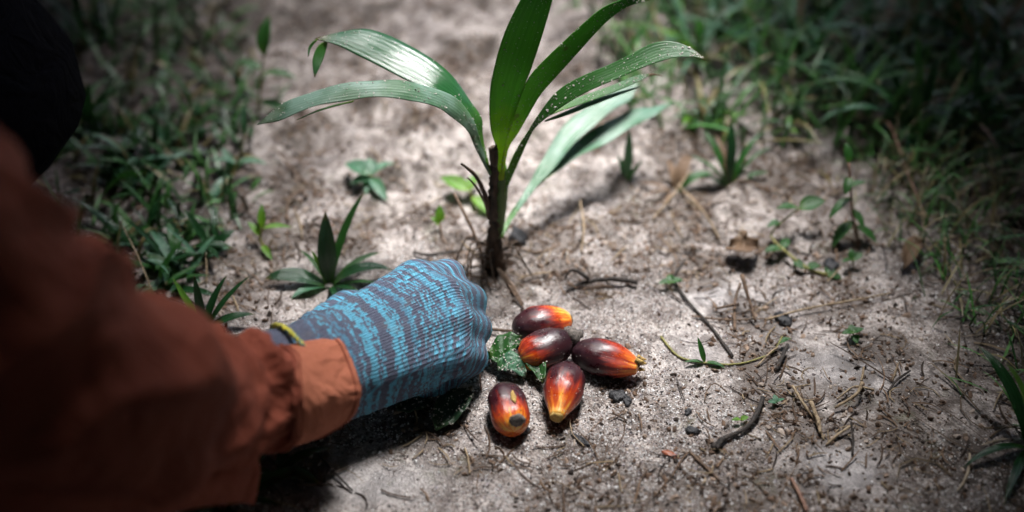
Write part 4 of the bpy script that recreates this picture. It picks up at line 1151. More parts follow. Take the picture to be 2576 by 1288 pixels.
# broken leaf, half dry
e = grass_plant('broken_leaf', (1700, 480), [(60, 34, 8, 10, 120, DR), (15, 30, 8, 35, 80, WG), (200, 26, 3, 60, 60, DR), (240, 24, 3, 65, 50, DR), (170, 32, 3, 60, 60, DR), (310, 24, 3, 60, 60, DR), (100, 30, 5, 20, 110, DR)], 'broken leaf folded over, half green and half dry brown', 'leaf')
herb('creeping_herb', [(2080, 695, 0), (2030, 675, 3), (1985, 640, 6), (1940, 595, 8), (1965, 560, 14), (2010, 525, 20)],
     [(1, 10, 17, 11, 20), (1, 190, 15, 9, 15), (.85, 200, 10, 6, 10), (.5, 200, 12, 7, 10), (.5, 60, 10, 6, 15), (.25, 10, 9, 6, 20), (.2, 170, 9, 6, 20), (.05, 60, 9, 6, 20), (.05, 340, 9, 6, 10), (.38, 290, 9, 5, 0)],
     'creeping herb with a light stalk and paired round leaves', 'weed', 'runner', cat='herb')
herb('leafy_stalk', [(2160, 620, 0), (2145, 540, 18), (2140, 470, 36), (2135, 410, 50)], [(1, 100, 13, 6, 60), (.8, 250, 12, 6, -20), (.55, 215, 20, 6, -10), (.45, 300, 15, 6, -20), (.3, 220, 22, 8, -20), (.25, 330, 17, 8, -10), (.7, 20, 11, 5, 20)],
     'upright leafy stalk standing at the grass edge', 'weed', 'redstalk', cat='herb')
herb('small_sprout', [(1980, 340, 0), (1980, 325, 8)], [(1, 80, 10, 7, 50), (.8, 200, 12, 6, 10), (.8, 330, 12, 6, 10)], 'small bright sprout on open soil before the bank', 'weed_bright', 'runner', cat='sprout')
herb('small_sprout', [(2148, 852, 0), (2146, 838, 6)], [(1, 20, 7, 5, 20), (1, 190, 7, 5, 20), (.9, 100, 6, 5, 30), (.6, 280, 6, 5, 0)], 'tiny green sprout on the smooth silt patch', 'weed', 'runner', r=.0005, cat='sprout')
herb('small_sprout', [(1690, 722, 0), (1688, 712, 5)], [(1, 20, 8, 5, 20), (1, 190, 8, 5, 20), (.9, 100, 7, 5, 30)], 'tiny green sprout beside the head of the thin dark twig', 'weed', 'twig', r=.0005, cat='sprout')
herb('small_sprout', [(2146, 672, 0), (2145, 655, 7)], [(1, 30, 8, 5, 30), (1, 200, 8, 5, 20), (.9, 100, 8, 5, 50)], 'tiny green sprout near the end of the creeping herb', 'weed', 'runner', r=.0005, cat='sprout')
herb('small_sprout', [(1866, 1062, 0), (1863, 1056, 3)], [(1, 20, 5, 3, 20), (1, 190, 5, 3, 20)], 'tiny green sprout beside the charred twig', 'weed_bright', 'runner', r=.0004, cat='sprout')
herb('small_sprout', [(1955, 1018, 0), (1953, 1012, 3)], [(1, 20, 5, 3, 20), (1, 190, 5, 3, 20), (1, 100, 5, 3, 30)], 'tiny bluish sprout above the charred twig', 'weed_blue', 'runner', r=.0004, cat='sprout')
herb('runner_plant', [(1662, 850, 0), (1695, 890, 0), (1725, 908, 0), (1785, 918, 0), (1850, 920, 0), (1900, 908, 0), (1945, 885, 2), (1968, 845, 6)],
     [(.40, 120, 15, 3.2, 60), (.42, 345, 12, 3.6, 15), (.41, 185, 12, 3.2, 20), (.95, 30, 9, 4, 20)], 'thin green runner on the sand with one three-leaved shoot', 'weed', 'runner', r=.0006, cat='runner')
# foreground, close to the viewer on the dark side
nb = P(2560, 1010, 0.60)
grass_plant('foreground_plant', (2590, 1125), [(165, 58, 10, 8, 30, WB), (150, 42, 7, 0, 20, WB), (30, 60, 9, 20, 60, WD), (200, 44, 5, 55, 70, WD), (235, 48, 5, 60, 60, WD), (80, 60, 12, 15, 50, WD), (330, 60, 12, 40, 60, WD), (350, 60, 12, 30, 50, WD), (270, 60, 10, 55, 60, WD), (120, 60, 8, 25, 60, WD)],
            'dark plant at the near corner with one yellow-green leaf pair', 'weed')
grass_plant('grass_shoot', (690, 1185), [(20, 30, 7, 55, 40, WD), (330, 28, 8, 55, 50, WD), (200, 24, 7, 50, 40, WD), (60, 24, 6, 45, 40, WD)], 'dark grass shoot below the cuff at the sleeve edge', 'grass')
grass_plant('grass_shoot', (560, 1275), rnd_blades(10, (24, 46), (5, 9), (35, 70), (20, 60), [WD]), 'shaded grass shoot at the bottom under the sleeve', 'grass')
# lone half dry blade lying behind the arm
bl = on(243, 530, .004); tip = on(376, 474, .012)
e = empty('fallen_grass', bl, 'single half dry grass blade lying tilted behind the arm', 'grass')
q = [Vector((0, 0, 0)), (tip - bl) * .5 + Vector((0, 0, .008)), tip - bl]
cv = catmull(q, 14); V, F, uv = [], [], []
for i, c in enumerate(cv):
    s = i / 13; wd = .0042 * (0.5 + math.sin(math.pi * min(1, .2 + .8 * s)) * .6) * (1 if s < .95 else .3)
    for j, f in enumerate((-1, 0, 1)): V.append((c[0] + f * wd * .35, c[1] - f * wd * .2, c[2] + f * wd * .8 + .0006 * abs(f))); uv.append((s, .5 + f / 2))
F = [(i*3+j, i*3+j+1, (i+1)*3+j+1, (i+1)*3+j) for i in range(13) for j in range(2)]
mesh('blade', V, F, M['weed'], e, uv=uv)

# fallen leaves by the hand
def ground_leaf(pts, w0, mat, label, cat='leaf', grit=40, arch=.003, side=0.0):
    wp = [on(a, b, dz) for a, b, dz in pts]
    b0 = wp[0]
    e = empty('fallen_leaf', b0, label, cat)
    cv = catmull([tuple(p - b0) for p in wp], 16)
    T_ = np.gradient(cv, axis=0); V, uv = [], []
    for i in range(16):
        s = i / 15; wd = w0 * max(.04, math.sin(math.pi * s ** .85) ** .75)
        sd = np.cross(T_[i], (0, 0, 1)); sd /= np.linalg.norm(sd)
        for j in range(7):
            f = 2 * j / 6 - 1
            z = arch * abs(f) * (1 if f < 0 else .4) + side * f + .0008 * math.sin(i * 1.3 + j)
            V.append(cv[i] + sd * f * wd / 2 + np.array([0, 0, z])); uv.append((s, .5 + f / 2))
    F = [(i*7+j, i*7+j+1, (i+1)*7+j+1, (i+1)*7+j) for i in range(15) for j in range(6)]
    o = mesh('leaf_blade', V, F, mat, e, uv=uv)
    so = o.modifiers.new('thickness', 'SOLIDIFY'); so.thickness = .0005
    if grit:
        Va = np.array(V); k = rng.integers(7, len(V) - 7, grit)
        p = Va[k] + rng.normal(size=(grit, 3)) * (.0009, .0009, 0) + (0, 0, .0007)
        r = rng.uniform(.00025, .0007, grit)
        g = scatter('sand_specks', OCT_V, OCT_F, p, np.stack([r, r, r * .7], 1), np.array([(.6, .56, .5)]) * rng.uniform(.5, 1.1, (grit, 1)), M['dirtgrain'], parent=o); g['kind'] = 'stuff'
    return e
ground_leaf([(1097, 1092, .003), (1140, 1045, .007), (1190, 1000, .005)], .0155, M['fallen'], 'dark green fallen leaf dusted with sand under the glove', grit=90)
ground_leaf([(1000, 1042, .003), (1045, 1032, .006), (1090, 1022, .003)], .0135, M['fallen'], 'small dark leaf lying in the shadow of the glove', grit=45)
ground_leaf([(1252, 950, .006), (1288, 945, .009), (1322, 962, .004)], .0120, M['weed_blue'], 'sandy green leaf just above the scarred palm fruit', grit=60)
ground_leaf([(1312, 925, .006), (1345, 945, .009), (1366, 985, .006)], .0100, M['weed'], 'narrow green leaf between the two front palm fruits', grit=40)
ground_leaf([(1236, 925, .005), (1275, 905, .010), (1312, 898, .012)], .0140, M['weed'], 'green leaf beside the fist, half under the fruit pile', grit=50)
ground_leaf([(1225, 905, .003), (1250, 925, .007), (1282, 935, .004)], .0070, M['weed'], 'thin green leaf scrap touching the knuckles', grit=20)
ground_leaf([(1830, 640, .004), (1862, 655, .010), (1905, 640, .004)], .016, M['weed_dry'], 'curled dry brown leaf on the soil beyond the fruits', grit=10, arch=.007)
ground_leaf([(2270, 690, .004), (2290, 660, .012), (2318, 636, .006)], .010, M['weed_dry'], 'pale dry leaf scrap at the edge of the dark grass', grit=10, arch=.004)

# twigs and stalks
def twig(name, pts, r, mat, label, cat='twig', branches=(), sides=7, jit=.18, n=18):
    wp = [on(a, b, dz * .7 - .0006) for a, b, dz in pts]; b0 = wp[0]; r = np.asarray(r) * .55
    if r.ndim == 0: r = float(r)
    e = empty(name, b0, label, cat)
    tube('shaft', [tuple(p - b0) for p in wp], r, M[mat], e, sides, jit, n)
    for (bp, br) in branches:
        tube('side_shoot', [tuple(on(a, b, dz) - b0) for a, b, dz in bp], br, M[mat], e, 5, jit, 10)
    return e
mm = .001
twig('twig', [(1425, 737, .003), (1470, 722, .006), (1540, 716, .007), (1603, 722, .006)], [1.2*mm, 2.2*mm, 2.6*mm, 2.8*mm], 'twig_dark', 'thick blackened twig lying behind the palm fruits', branches=[([(1480, 722, .006), (1440, 712, .010), (1420, 722, .006)], [1.2*mm, 1*mm, .6*mm])])
twig('twig', [(1688, 705, .004), (1730, 765, .004), (1790, 830, .003), (1842, 902, .003)], [1.4*mm, 1.5*mm, 1.4*mm, 1.8*mm], 'twig_dark', 'thin dark twig lying slantwise on pale sand', branches=[([(1688, 715, .004), (1722, 692, .012)], [1.2*mm, .6*mm])])
twig('straw', [(1925, 812, .004), (2020, 790, .006), (2130, 770, .006), (2238, 745, .004)], [1.1*mm, 1.2*mm, 1.1*mm, .8*mm], 'straw', 'long thin straw lying across the silt patch', 'straw')
twig('straw', [(1740, 800, .003), (1830, 812, .004), (1930, 806, .003)], [.8*mm, .9*mm, .8*mm], 'twig', 'brown straw pointing at the upright dead stalk', 'straw')
twig('twig', [(1792, 1132, .003), (1822, 1112, .005), (1870, 1090, .005), (1900, 1058, .006), (1918, 1012, .006)], [3.0*mm, 2.4*mm, 2.2*mm, 2.4*mm, 2.2*mm], 'twig_dark', 'curved charred twig half buried in coarse sand', branches=[([(1815, 1118, .004), (1802, 1138, .003)], [1.5*mm, .8*mm])])
twig('twig', [(1990, 990, .009), (2020, 1030, .006), (2048, 1062, .004), (2072, 1108, .002)], [1.4*mm, 1.6*mm, 1.5*mm, 1.2*mm], 'straw', 'pale stick leaning down beside the charred twig', branches=[([(2035, 1035, .007), (2055, 1072, .004), (2062, 1100, .003)], [1.2*mm, 1.2*mm, .9*mm])])
twig('twig', [(2196, 994, .006), (2162, 996, .010), (2140, 992, .008), (2104, 1012, .004)], [1.2*mm, 1.0*mm, .9*mm, .8*mm], 'straw', 'forked pale twig on the silt', branches=[([(2162, 996, .010), (2150, 1015, .007), (2098, 1036, .003)], [1*mm, .9*mm, .7*mm]), ([(2160, 994, .010), (2163, 972, .014)], [.8*mm, .6*mm])])
twig('root_curl', [(1772, 1014, .002), (1777, 994, .006), (1798, 982, .008), (1828, 992, .003)], .6*mm, 'twig', 'thin curled rootlet on open sand', 'root')
twig('straw', [(2078, 1122, .002), (2105, 1104, .005), (2136, 1085, .006)], [1.1*mm, 1.5*mm, 1.3*mm], 'straw', 'short pale straw scrap at the edge of the smooth silt', 'straw')
twig('twig', [(2144, 1148, .002), (2142, 1115, .008), (2134, 1092, .014)], [1.3*mm, 1.1*mm, .9*mm], 'twig_dark', 'short dark stub standing by the pale straw scrap')
twig('twig', [(2232, 992, .003), (2255, 965, .005), (2288, 940, .004)], [1.1*mm, 1.3*mm, 1*mm], 'twig_dark', 'small dark twig near the grass edge on the silt')
twig('twig', [(1848, 835, .002), (1845, 790, .012), (1856, 762, .022)], [1.8*mm, 1.6*mm, 1.4*mm], 'twig', 'broken brown stalk standing upright in the soil', branches=[([(1856, 765, .022), (1882, 795, .010), (1900, 820, .003)], [1.2*mm, 1*mm, .7*mm]), ([(1846, 800, .010), (1800, 790, .004)], [1*mm, .6*mm])])
twig('twig', [(1952, 936, .003), (1966, 912, .007), (1978, 888, .010)], [2.2*mm, 2.2*mm, 1.6*mm], 'twig_dark', 'stubby black twig end beside the runner shoot')
twig('twig', [(1905, 925, .003), (1935, 900, .006), (1955, 885, .006)], [.9*mm, .9*mm, .7*mm], 'straw', 'thin straw crossing the green runner')
twig('twig', [(1268, 700, .002), (1290, 740, .004), (1318, 782, .003)], [1.2*mm, 1.3*mm, .9*mm], 'twig', 'brown rootlet running from the seedling to the fruits', 'root')
twig('twig', [(796, 1146, .006), (815, 1168, .005), (842, 1198, .005), (888, 1240, .003)], [.7*mm, 1.0*mm, 1.1*mm, .9*mm], 'twig_dark', 'dark forked twig on grey sand below the cuff', branches=[([(842, 1196, .005), (822, 1206, .004), (815, 1222, .002)], [.8*mm, .6*mm, .5*mm]), ([(796, 1146, .006), (770, 1170, .003), (735, 1208, .002)], [.6*mm, .5*mm, .4*mm])])
twig('twig', [(850, 1116, .003), (866, 1090, .008), (878, 1062, .012)], [.6*mm, .7*mm, .6*mm], 'twig_dark', 'thin dark needle leaning against the cuff shadow')
twig('twig', [(700, 1140, .006), (735, 1180, .005), (760, 1212, .003)], [.8*mm, .8*mm, .7*mm], 'twig_dark', 'dark needle beside the grass shoot under the sleeve')
twig('twig', [(760, 1140, .006), (768, 1180, .005), (782, 1212, .003)], [.7*mm, .7*mm, .7*mm], 'twig', 'brown needle crossing the dark one under the sleeve')
twig('twig', [(1990, 1210, .003), (2010, 1250, .004), (2030, 1292, .003)], [1.8*mm, 2*mm, 1.8*mm], 'redstalk', 'reddish brown stick at the bottom edge on the silt')
twig('twig', [(1735, 1140, .002), (1770, 1175, .003), (1810, 1212, .002)], [1.4*mm, 1.6*mm, 1.2*mm], 'twig', 'flat brown stick sunk in the sand near the bottom')
twig('twig', [(1170, 1130, .002), (1178, 1160, .003), (1182, 1195, .002)], [.9*mm, .9*mm, .8*mm], 'straw', 'short straw standing in grey sand in front of the dusty leaf', 'straw')
twig('twig', [(1424, 1078, .003), (1432, 1062, .005), (1440, 1098, .004), (1470, 1128, .003)], .45*mm, 'straw', 'fine looped rootlet on the sand before the fruits', 'root')
twig('twig', [(1702, 960, .003), (1712, 990, .004), (1722, 1012, .003)], [.5*mm, .6*mm, .5*mm], 'twig_dark', 'fine dark needle on sand to the side of the fruits')
twig('twig', [(1750, 1040, .003), (1768, 1065, .004), (1800, 1080, .003)], [.6*mm, .7*mm, .5*mm], 'twig', 'thin brown rootlet above the charred twig', 'root')
twig('stalk', [(2190, 372, .030), (2225, 385, .032), (2262, 445, .020), (2300, 520, .012), (2335, 570, .004)], [1.3*mm, 1.4*mm, 1.3*mm, 1.2*mm, 1.1*mm], 'redstalk', 'bent reddish stalk arching over the dark grass', 'stalk')
twig('straw', [(2262, 540, .006), (2310, 558, .010), (2368, 572, .008)], [1.1*mm, 1.6*mm, 1.0*mm], 'straw', 'pale seedy straw in front of the dark grass', 'straw')
twig('straw', [(1810, 610, .004), (1772, 560, .010), (1700, 490, .014)], [1*mm, 1*mm, .8*mm], 'straw', 'dry straw slanting down from the broken leaf', 'straw')
twig('straw', [(1640, 560, .004), (1690, 520, .014), (1735, 470, .020)], [.9*mm, 1*mm, .8*mm], 'straw', 'second dry straw under the broken leaf', 'straw')
twig('straw', [(1462, 640, .003), (1468, 590, .010), (1458, 540, .016)], [1.1*mm, 1.2*mm, .9*mm], 'straw', 'bleached straw standing beside the seedling', 'straw')
twig('straw', [(1300, 708, .003), (1340, 700, .005), (1385, 690, .003)], [.9*mm, 1*mm, .8*mm], 'straw', 'short straw on the sand in front of the seedling foot', 'straw')
twig('twig', [(690, 380, .004), (740, 440, .006), (800, 500, .004)], [1.2*mm, 1.2*mm, 1*mm], 'twig', 'brown twig on the bare soil between the sprouts')
twig('twig', [(722, 560, .003), (730, 520, .010), (775, 500, .012)], [1.4*mm, 1.6*mm, 1.2*mm], 'twig', 'bent brown twig standing near the yellow sprout')
twig('twig', [(1040, 640, .003), (1080, 648, .004), (1150, 636, .003)], [1.6*mm, 1.8*mm, 1.4*mm], 'twig_dark', 'dark flat stick on pale soil beside the stem foot')
twig('twig', [(1215, 830, .003), (1255, 842, .006), (1300, 838, .003)], [1.2*mm, 1.6*mm, 1.2*mm], 'twig', 'brown stick between the knuckles and the fruits')
twig('twig', [(1210, 985, .002), (1207, 955, .008), (1205, 928, .012)], [.9*mm, 1*mm, .8*mm], 'redstalk', 'reddish stub standing close to the fist')
twig('stalk', [(400, 780, .004), (360, 700, .020), (325, 640, .030)], [.8*mm, .8*mm, .7*mm], 'straw', 'pale thin stalk bending over behind the sleeve', 'stalk')
twig('stalk', [(520, 720, .003), (524, 690, .012), (522, 660, .020)], [.9*mm, .9*mm, .7*mm], 'straw', 'short pale stalk in front of the glossy weed clump', 'stalk')

# charcoal bits and a bright bark chip
def bit(px, py, r, mat, label, cat, seed, sq=(1, .7, .5), name='charcoal_bit'):
    b = on(px, py, r * .25)
    o = knob(name, None, b, r, M[mat], seed, sq, .6)
    o.rotation_euler = (0, 0, seed * 1.3)
    return tag(o, label, cat)
bit(1968, 808, .0052, 'char', 'black charcoal lump beside the long straw', 'charcoal', 21)
bit(1555, 1000, .0050, 'char', 'flat black charcoal chip on sand before the outer fruit', 'charcoal', 22, (1, .8, .4))
bit(1578, 1012, .0032, 'char', 'smaller black chip touching the flat charcoal chip', 'charcoal', 23)
bit(1742, 1086, .0034, 'char', 'black charcoal crumb near the buried twig end', 'charcoal', 24)
bit(1730, 1038, .0024, 'char', 'tiny black crumb at the foot of the fine needle', 'charcoal', 25)
bit(1462, 1112, .0040, 'char', 'black wet scrap inside the looped rootlet', 'charcoal', 26, (1.3, .5, .3))
bit(1320, 1088, .0032, 'char', 'black crumb touching the scarred fruit', 'charcoal', 27)
bit(1300, 605, .0075, 'char', 'dark lump of charcoal behind the seedling foot', 'charcoal', 28)
bit(500, 400, .010, 'char', 'blurred black lump on bare soil by the far weeds', 'charcoal', 29)
bit(2090, 672, .0060, 'char', 'black lump behind the creeping herb', 'charcoal', 30)
def chip_material():
    m, nt, bs = new_mat('orange_chip'); bs.inputs['Base Color'].default_value = (0.42, 0.10, 0.025, 1); bs.inputs['Roughness'].default_value = .5
    ob = nt.nodes.new('ShaderNodeTexCoord').outputs['Object']; r = ramp(nt, [(.3, (.16, .045, .025)), (.7, (.34, .10, .04))]); nt.links.new(noise(nt, ob, 600, 3), r.inputs[0]); nt.links.new(r.outputs[0], bs.inputs['Base Color'])
    return m
M['chip'] = chip_material()
bit(1688, 1146, .0030, 'chip', 'small orange-red bark chip on the sand', 'bark chip', 31, (1.3, .6, .25), 'bark_chip')

# ------------------------------------------------------------------ what nobody could count: grains, crumbs, litter, fine grass
def in_view(n, x0=-.34, x1=.40, y0=.40, y1=1.02):
    return np.stack([rng.uniform(x0, x1, n), rng.uniform(y0, y1, n)], 1)

q = in_view(430000, -.30, .34, .42, .80)
dens = 0.42 + 0.55 * fbm(q[:, 0] * 14, q[:, 1] * 14, 50, 3) + 0.55 * np.exp(-(((q[:, 0] - .06) / .13) ** 2 + ((q[:, 1] - .50) / .075) ** 2))
dens = dens - 0.75 * np.exp(-(((q[:, 0] - .20) / .09) ** 2 + ((q[:, 1] - .555) / .06) ** 2)) - 0.35 * sstep(.62, .78, q[:, 1]) 
dens = dens - .9 * silt(q[:, 0], q[:, 1]) - .4 * patches(q[:, 0], q[:, 1])
q = q[rng.random(len(q)) < np.clip(dens, .03, 1) * .55]
n = len(q)
r = rng.gamma(5.0, 0.000075, n) + .00014
r = np.minimum(r, .0011)
z = H(q[:, 0], q[:, 1]) + r * .35
pal = np.array([(.65, .62, .61), (.47, .425, .405), (.37, .30, .275), (.82, .81, .81), (.19, .145, .13), (.052, .046, .048), (.46, .415, .44)])
ci = rng.choice(len(pal), n, p=[.23, .17, .13, .17, .13, .10, .07])
c = pal[ci] * rng.uniform(.75, 1.15, (n, 1))
PYR_V = [(1, 0, -.3), (0, 1, -.3), (-1, 0, -.3), (0, -1, -.3), (.1, .05, .9)]
PYR_F = [(0, 1, 4), (1, 2, 4), (2, 3, 4), (3, 0, 4)]
g = scatter('sand_grains', PYR_V, PYR_F, np.column_stack([q, z]), np.stack([r * 1.15, r, r], 1), c, M['grain'], flat=True)
tag(g, 'loose pale and brown sand grains', 'sand', kind='stuff')


# dark crumbs of soil
bm = bmesh.new(); bmesh.ops.create_icosphere(bm, subdivisions=1, radius=1)
ICO_V = [tuple(v.co * random.uniform(.55, 1.3)) for v in bm.verts]; ICO_F = [tuple(v.index for v in f.verts) for f in bm.faces]; bm.free()
q = in_view(110000)
dens = 0.10 + 0.75 * fbm(q[:, 0] * 16, q[:, 1] * 16, 55, 3) + 0.25 * sstep(.58, .75, q[:, 1]) + .5 * sstep(.22, .34, q[:, 0])
dens = dens + .8 * np.exp(-(((q[:, 0] - .155) / .05) ** 2 + ((q[:, 1] - .475) / .035) ** 2)) + .6 * np.exp(-(((q[:, 0] - .05) / .10) ** 2 + ((q[:, 1] - .425) / .02) ** 2))
dens = dens * .6 + 1.5 * patches(q[:, 0], q[:, 1]) ** 1.3 - .25 * silt(q[:, 0], q[:, 1])
q = q[rng.random(len(q)) < np.clip(dens, .03, 1) * .5]
n = len(q)
r = rng.gamma(2.0, .00028, n) + .00025; r = np.minimum(r, .0016)
z = H(q[:, 0], q[:, 1]) + r * .2
pal = np.array([(.16, .105, .075), (.10, .066, .048), (.26, .19, .145), (.40, .33, .28), (.05, .038, .032)])
c = pal[rng.choice(5, n, p=[.3, .25, .2, .13, .12])] * rng.uniform(.7, 1.2, (n, 1))
g = scatter('soil_crumbs', ICO_V, ICO_F, np.column_stack([q, z]), np.stack([r * rng.uniform(.8, 1.7, n), r, r * rng.uniform(.4, .9, n)], 1), c, M['crumb'])
tag(g, 'small dark crumbs of soil on the sand', 'soil', kind='stuff')

# dry plant litter: thin bent stems and scraps
def litter(n, area, dens_fn, Lr, rr, pal, prob, name, label):
    q = in_view(n, *area); q = q[rng.random(n) < np.clip(dens_fn(q[:, 0], q[:, 1]), 0, 1)]
    n = len(q)
    a = rng.uniform(0, 6.283, n); L_ = rng.gamma(2.0, Lr / 2, n); bend = rng.normal(0, .5, n)
    seg = 5; sides = 4
    t = np.linspace(-.5, .5, seg)
    ang = a[:, None] + bend[:, None] * t[None] * 2
    dx = np.cos(ang) * L_[:, None] / (seg - 1); dy = np.sin(ang) * L_[:, None] / (seg - 1)
    X = q[:, :1] + np.cumsum(dx, 1); Y = q[:, 1:] + np.cumsum(dy, 1)
    Z = H(X, Y) + rng.uniform(.0002, .0016, (n, 1)) + np.abs(rng.normal(0, .0030, (n, 1))) * rng.random((n, 1)) * (t[None] + .5)
    rad = rng.uniform(*rr, (n, 1)) * np.array([[.8, 1, 1, .9, .4]])
    nxv, nyv = -np.sin(ang), np.cos(ang)
    V = np.empty((n, seg, sides, 3))
    for k in range(sides):
        b = 6.283 * k / sides
        V[:, :, k, 0] = X + nxv * rad * math.cos(b); V[:, :, k, 1] = Y + nyv * rad * math.cos(b); V[:, :, k, 2] = Z + rad * math.sin(b)
    bf = np.array([(i*sides+k, i*sides+(k+1) % sides, (i+1)*sides+(k+1) % sides, (i+1)*sides+k) for i in range(seg-1) for k in range(sides)])
    F = bf[None] + (np.arange(n) * seg * sides)[:, None, None]
    c = np.asarray(pal)[rng.choice(len(pal), n, p=prob)] * rng.uniform(.7, 1.2, (n, 1))
    o = bigmesh(name, V.reshape(-1, 3), F.reshape(-1, 4), M['litter'], None, np.repeat(c, seg * sides, 0))
    return tag(o, label, 'litter', kind='stuff')
def dl(x, y):
    d = .10 + .9 * fbm(x * 11, y * 11, 57, 3) + .25 * sstep(.6, .75, y) + .6 * sstep(.20, .32, x)
    d = d + .9 * np.exp(-(((x - .165) / .055) ** 2 + ((y - .475) / .04) ** 2)) + .7 * np.exp(-(((x - .15) / .03) ** 2 + ((y - .56) / .025) ** 2)) + .8 * np.exp(-(((x - .13) / .05) ** 2 + ((y - .70) / .05) ** 2))
    return d * .30 + 1.1 * patches(x, y) ** 1.2
litter(19000, (-.36, .42, .38, 1.05), dl, .009, (.00016, .00055), [(.10, .065, .045), (.20, .13, .085), (.33, .25, .16), (.05, .036, .03)], [.36, .30, .16, .18], 'plant_litter', 'fine dry stems and rootlets scattered on the soil')
litter(2600, (.17, .46, .40, .95), lambda x, y: sstep(.20 + .10 * (y - .45), .30 + .12 * (y - .45), x) * .9, .022, (.0003, .0007), [(.12, .085, .06), (.26, .20, .13), (.40, .33, .24), (.06, .045, .035)], [.35, .3, .15, .2], 'dry_grass_litter', 'matted dry grass roots along the shaded edge')

# fine grass as a mass
def fine_grass(n, area, dens_fn, Lr, wr, pal, name, label):
    q = in_view(n, *area); q = q[rng.random(n) < np.clip(dens_fn(q[:, 0], q[:, 1]), 0, 1)]
    n = len(q); seg = 5
    az = rng.uniform(0, 6.283, n); L_ = rng.uniform(*Lr, n); lean = rng.uniform(.15, 1.1, n); cur = rng.uniform(.2, 1.3, n); wd = rng.uniform(*wr, n)
    s = np.linspace(0, 1, seg)
    th = lean[:, None] + cur[:, None] * s[None] ** 1.3
    hx = np.cumsum(np.sin(th), 1) / seg * L_[:, None]; hz = np.cumsum(np.cos(th), 1) / seg * L_[:, None]
    hx[:, 0] = 0; hz[:, 0] = 0
    z0 = H(q[:, 0], q[:, 1])
    X = q[:, :1] + hx * np.cos(az)[:, None]; Y = q[:, 1:] + hx * np.sin(az)[:, None]; Z = np.maximum(z0[:, None] + hz, z0[:, None] + .0005)
    wp = wd[:, None] * np.array([[.7, 1, .9, .6, .08]]) / 2
    V = np.empty((n, seg, 2, 3))
    for k, sg in enumerate((-1, 1)):
        V[:, :, k, 0] = X - np.sin(az)[:, None] * wp * sg; V[:, :, k, 1] = Y + np.cos(az)[:, None] * wp * sg; V[:, :, k, 2] = Z + .15 * wp * sg
    bf = np.array([(i*2, i*2+1, i*2+3, i*2+2) for i in range(seg-1)])
    F = bf[None] + (np.arange(n) * seg * 2)[:, None, None]
    c = np.asarray(pal)[rng.integers(0, len(pal), n)] * rng.uniform(.7, 1.25, (n, 1))
    o = bigmesh(name, V.reshape(-1, 3), F.reshape(-1, 4), M['grassstuff'], None, np.repeat(c, seg * 2, 0), smooth=True)
    return tag(o, label, 'grass', kind='stuff')
GP = [(.02, .07, .015), (.03, .10, .02), (.015, .05, .014), (.045, .12, .03), (.12, .10, .04)]
def dg(x, y):
    d = sstep(.0, .08, x - (.250 - .09 * (y - .45) / .45)) * (.55 + .9 * fbm(x * 12, y * 12, 63, 2))
    return d * (1 - .35 * sstep(.53, .47, y))
fine_grass(20000, (.12, .62, .36, 1.15), dg, (.012, .045), (.0006, .0017), [(a * 1.6, b * 1.6, c * 1.5) for a, b, c in GP] + [(.22, .18, .10)], 'fine_grass', 'fine dark grass growing over the shaded edge')
def dg2(x, y): return sstep(.80, .90, y + .35 * x) * sstep(.03, .10, x) * (.5 + 1.0 * fbm(x * 10, y * 10, 66, 2))
fine_grass(7000, (.05, .62, .78, 1.30), dg2, (.025, .07), (.0014, .0040), [(a * 1.3, b * 1.3, c * 1.2) for a, b, c in GP], 'bank_grass', 'dark grass filling the shaded bank behind')
def dg3(x, y): return sstep(-.15, -.20, x + .1 * (y - .8)) * sstep(.55, .62, y) * (.45 + 1.1 * fbm(x * 12, y * 12, 68, 2))
fine_grass(5000, (-.60, -.12, .50, 1.0), dg3, (.010, .034), (.0015, .0045), GP, 'undergrowth', 'low dark undergrowth around the kneeling person')

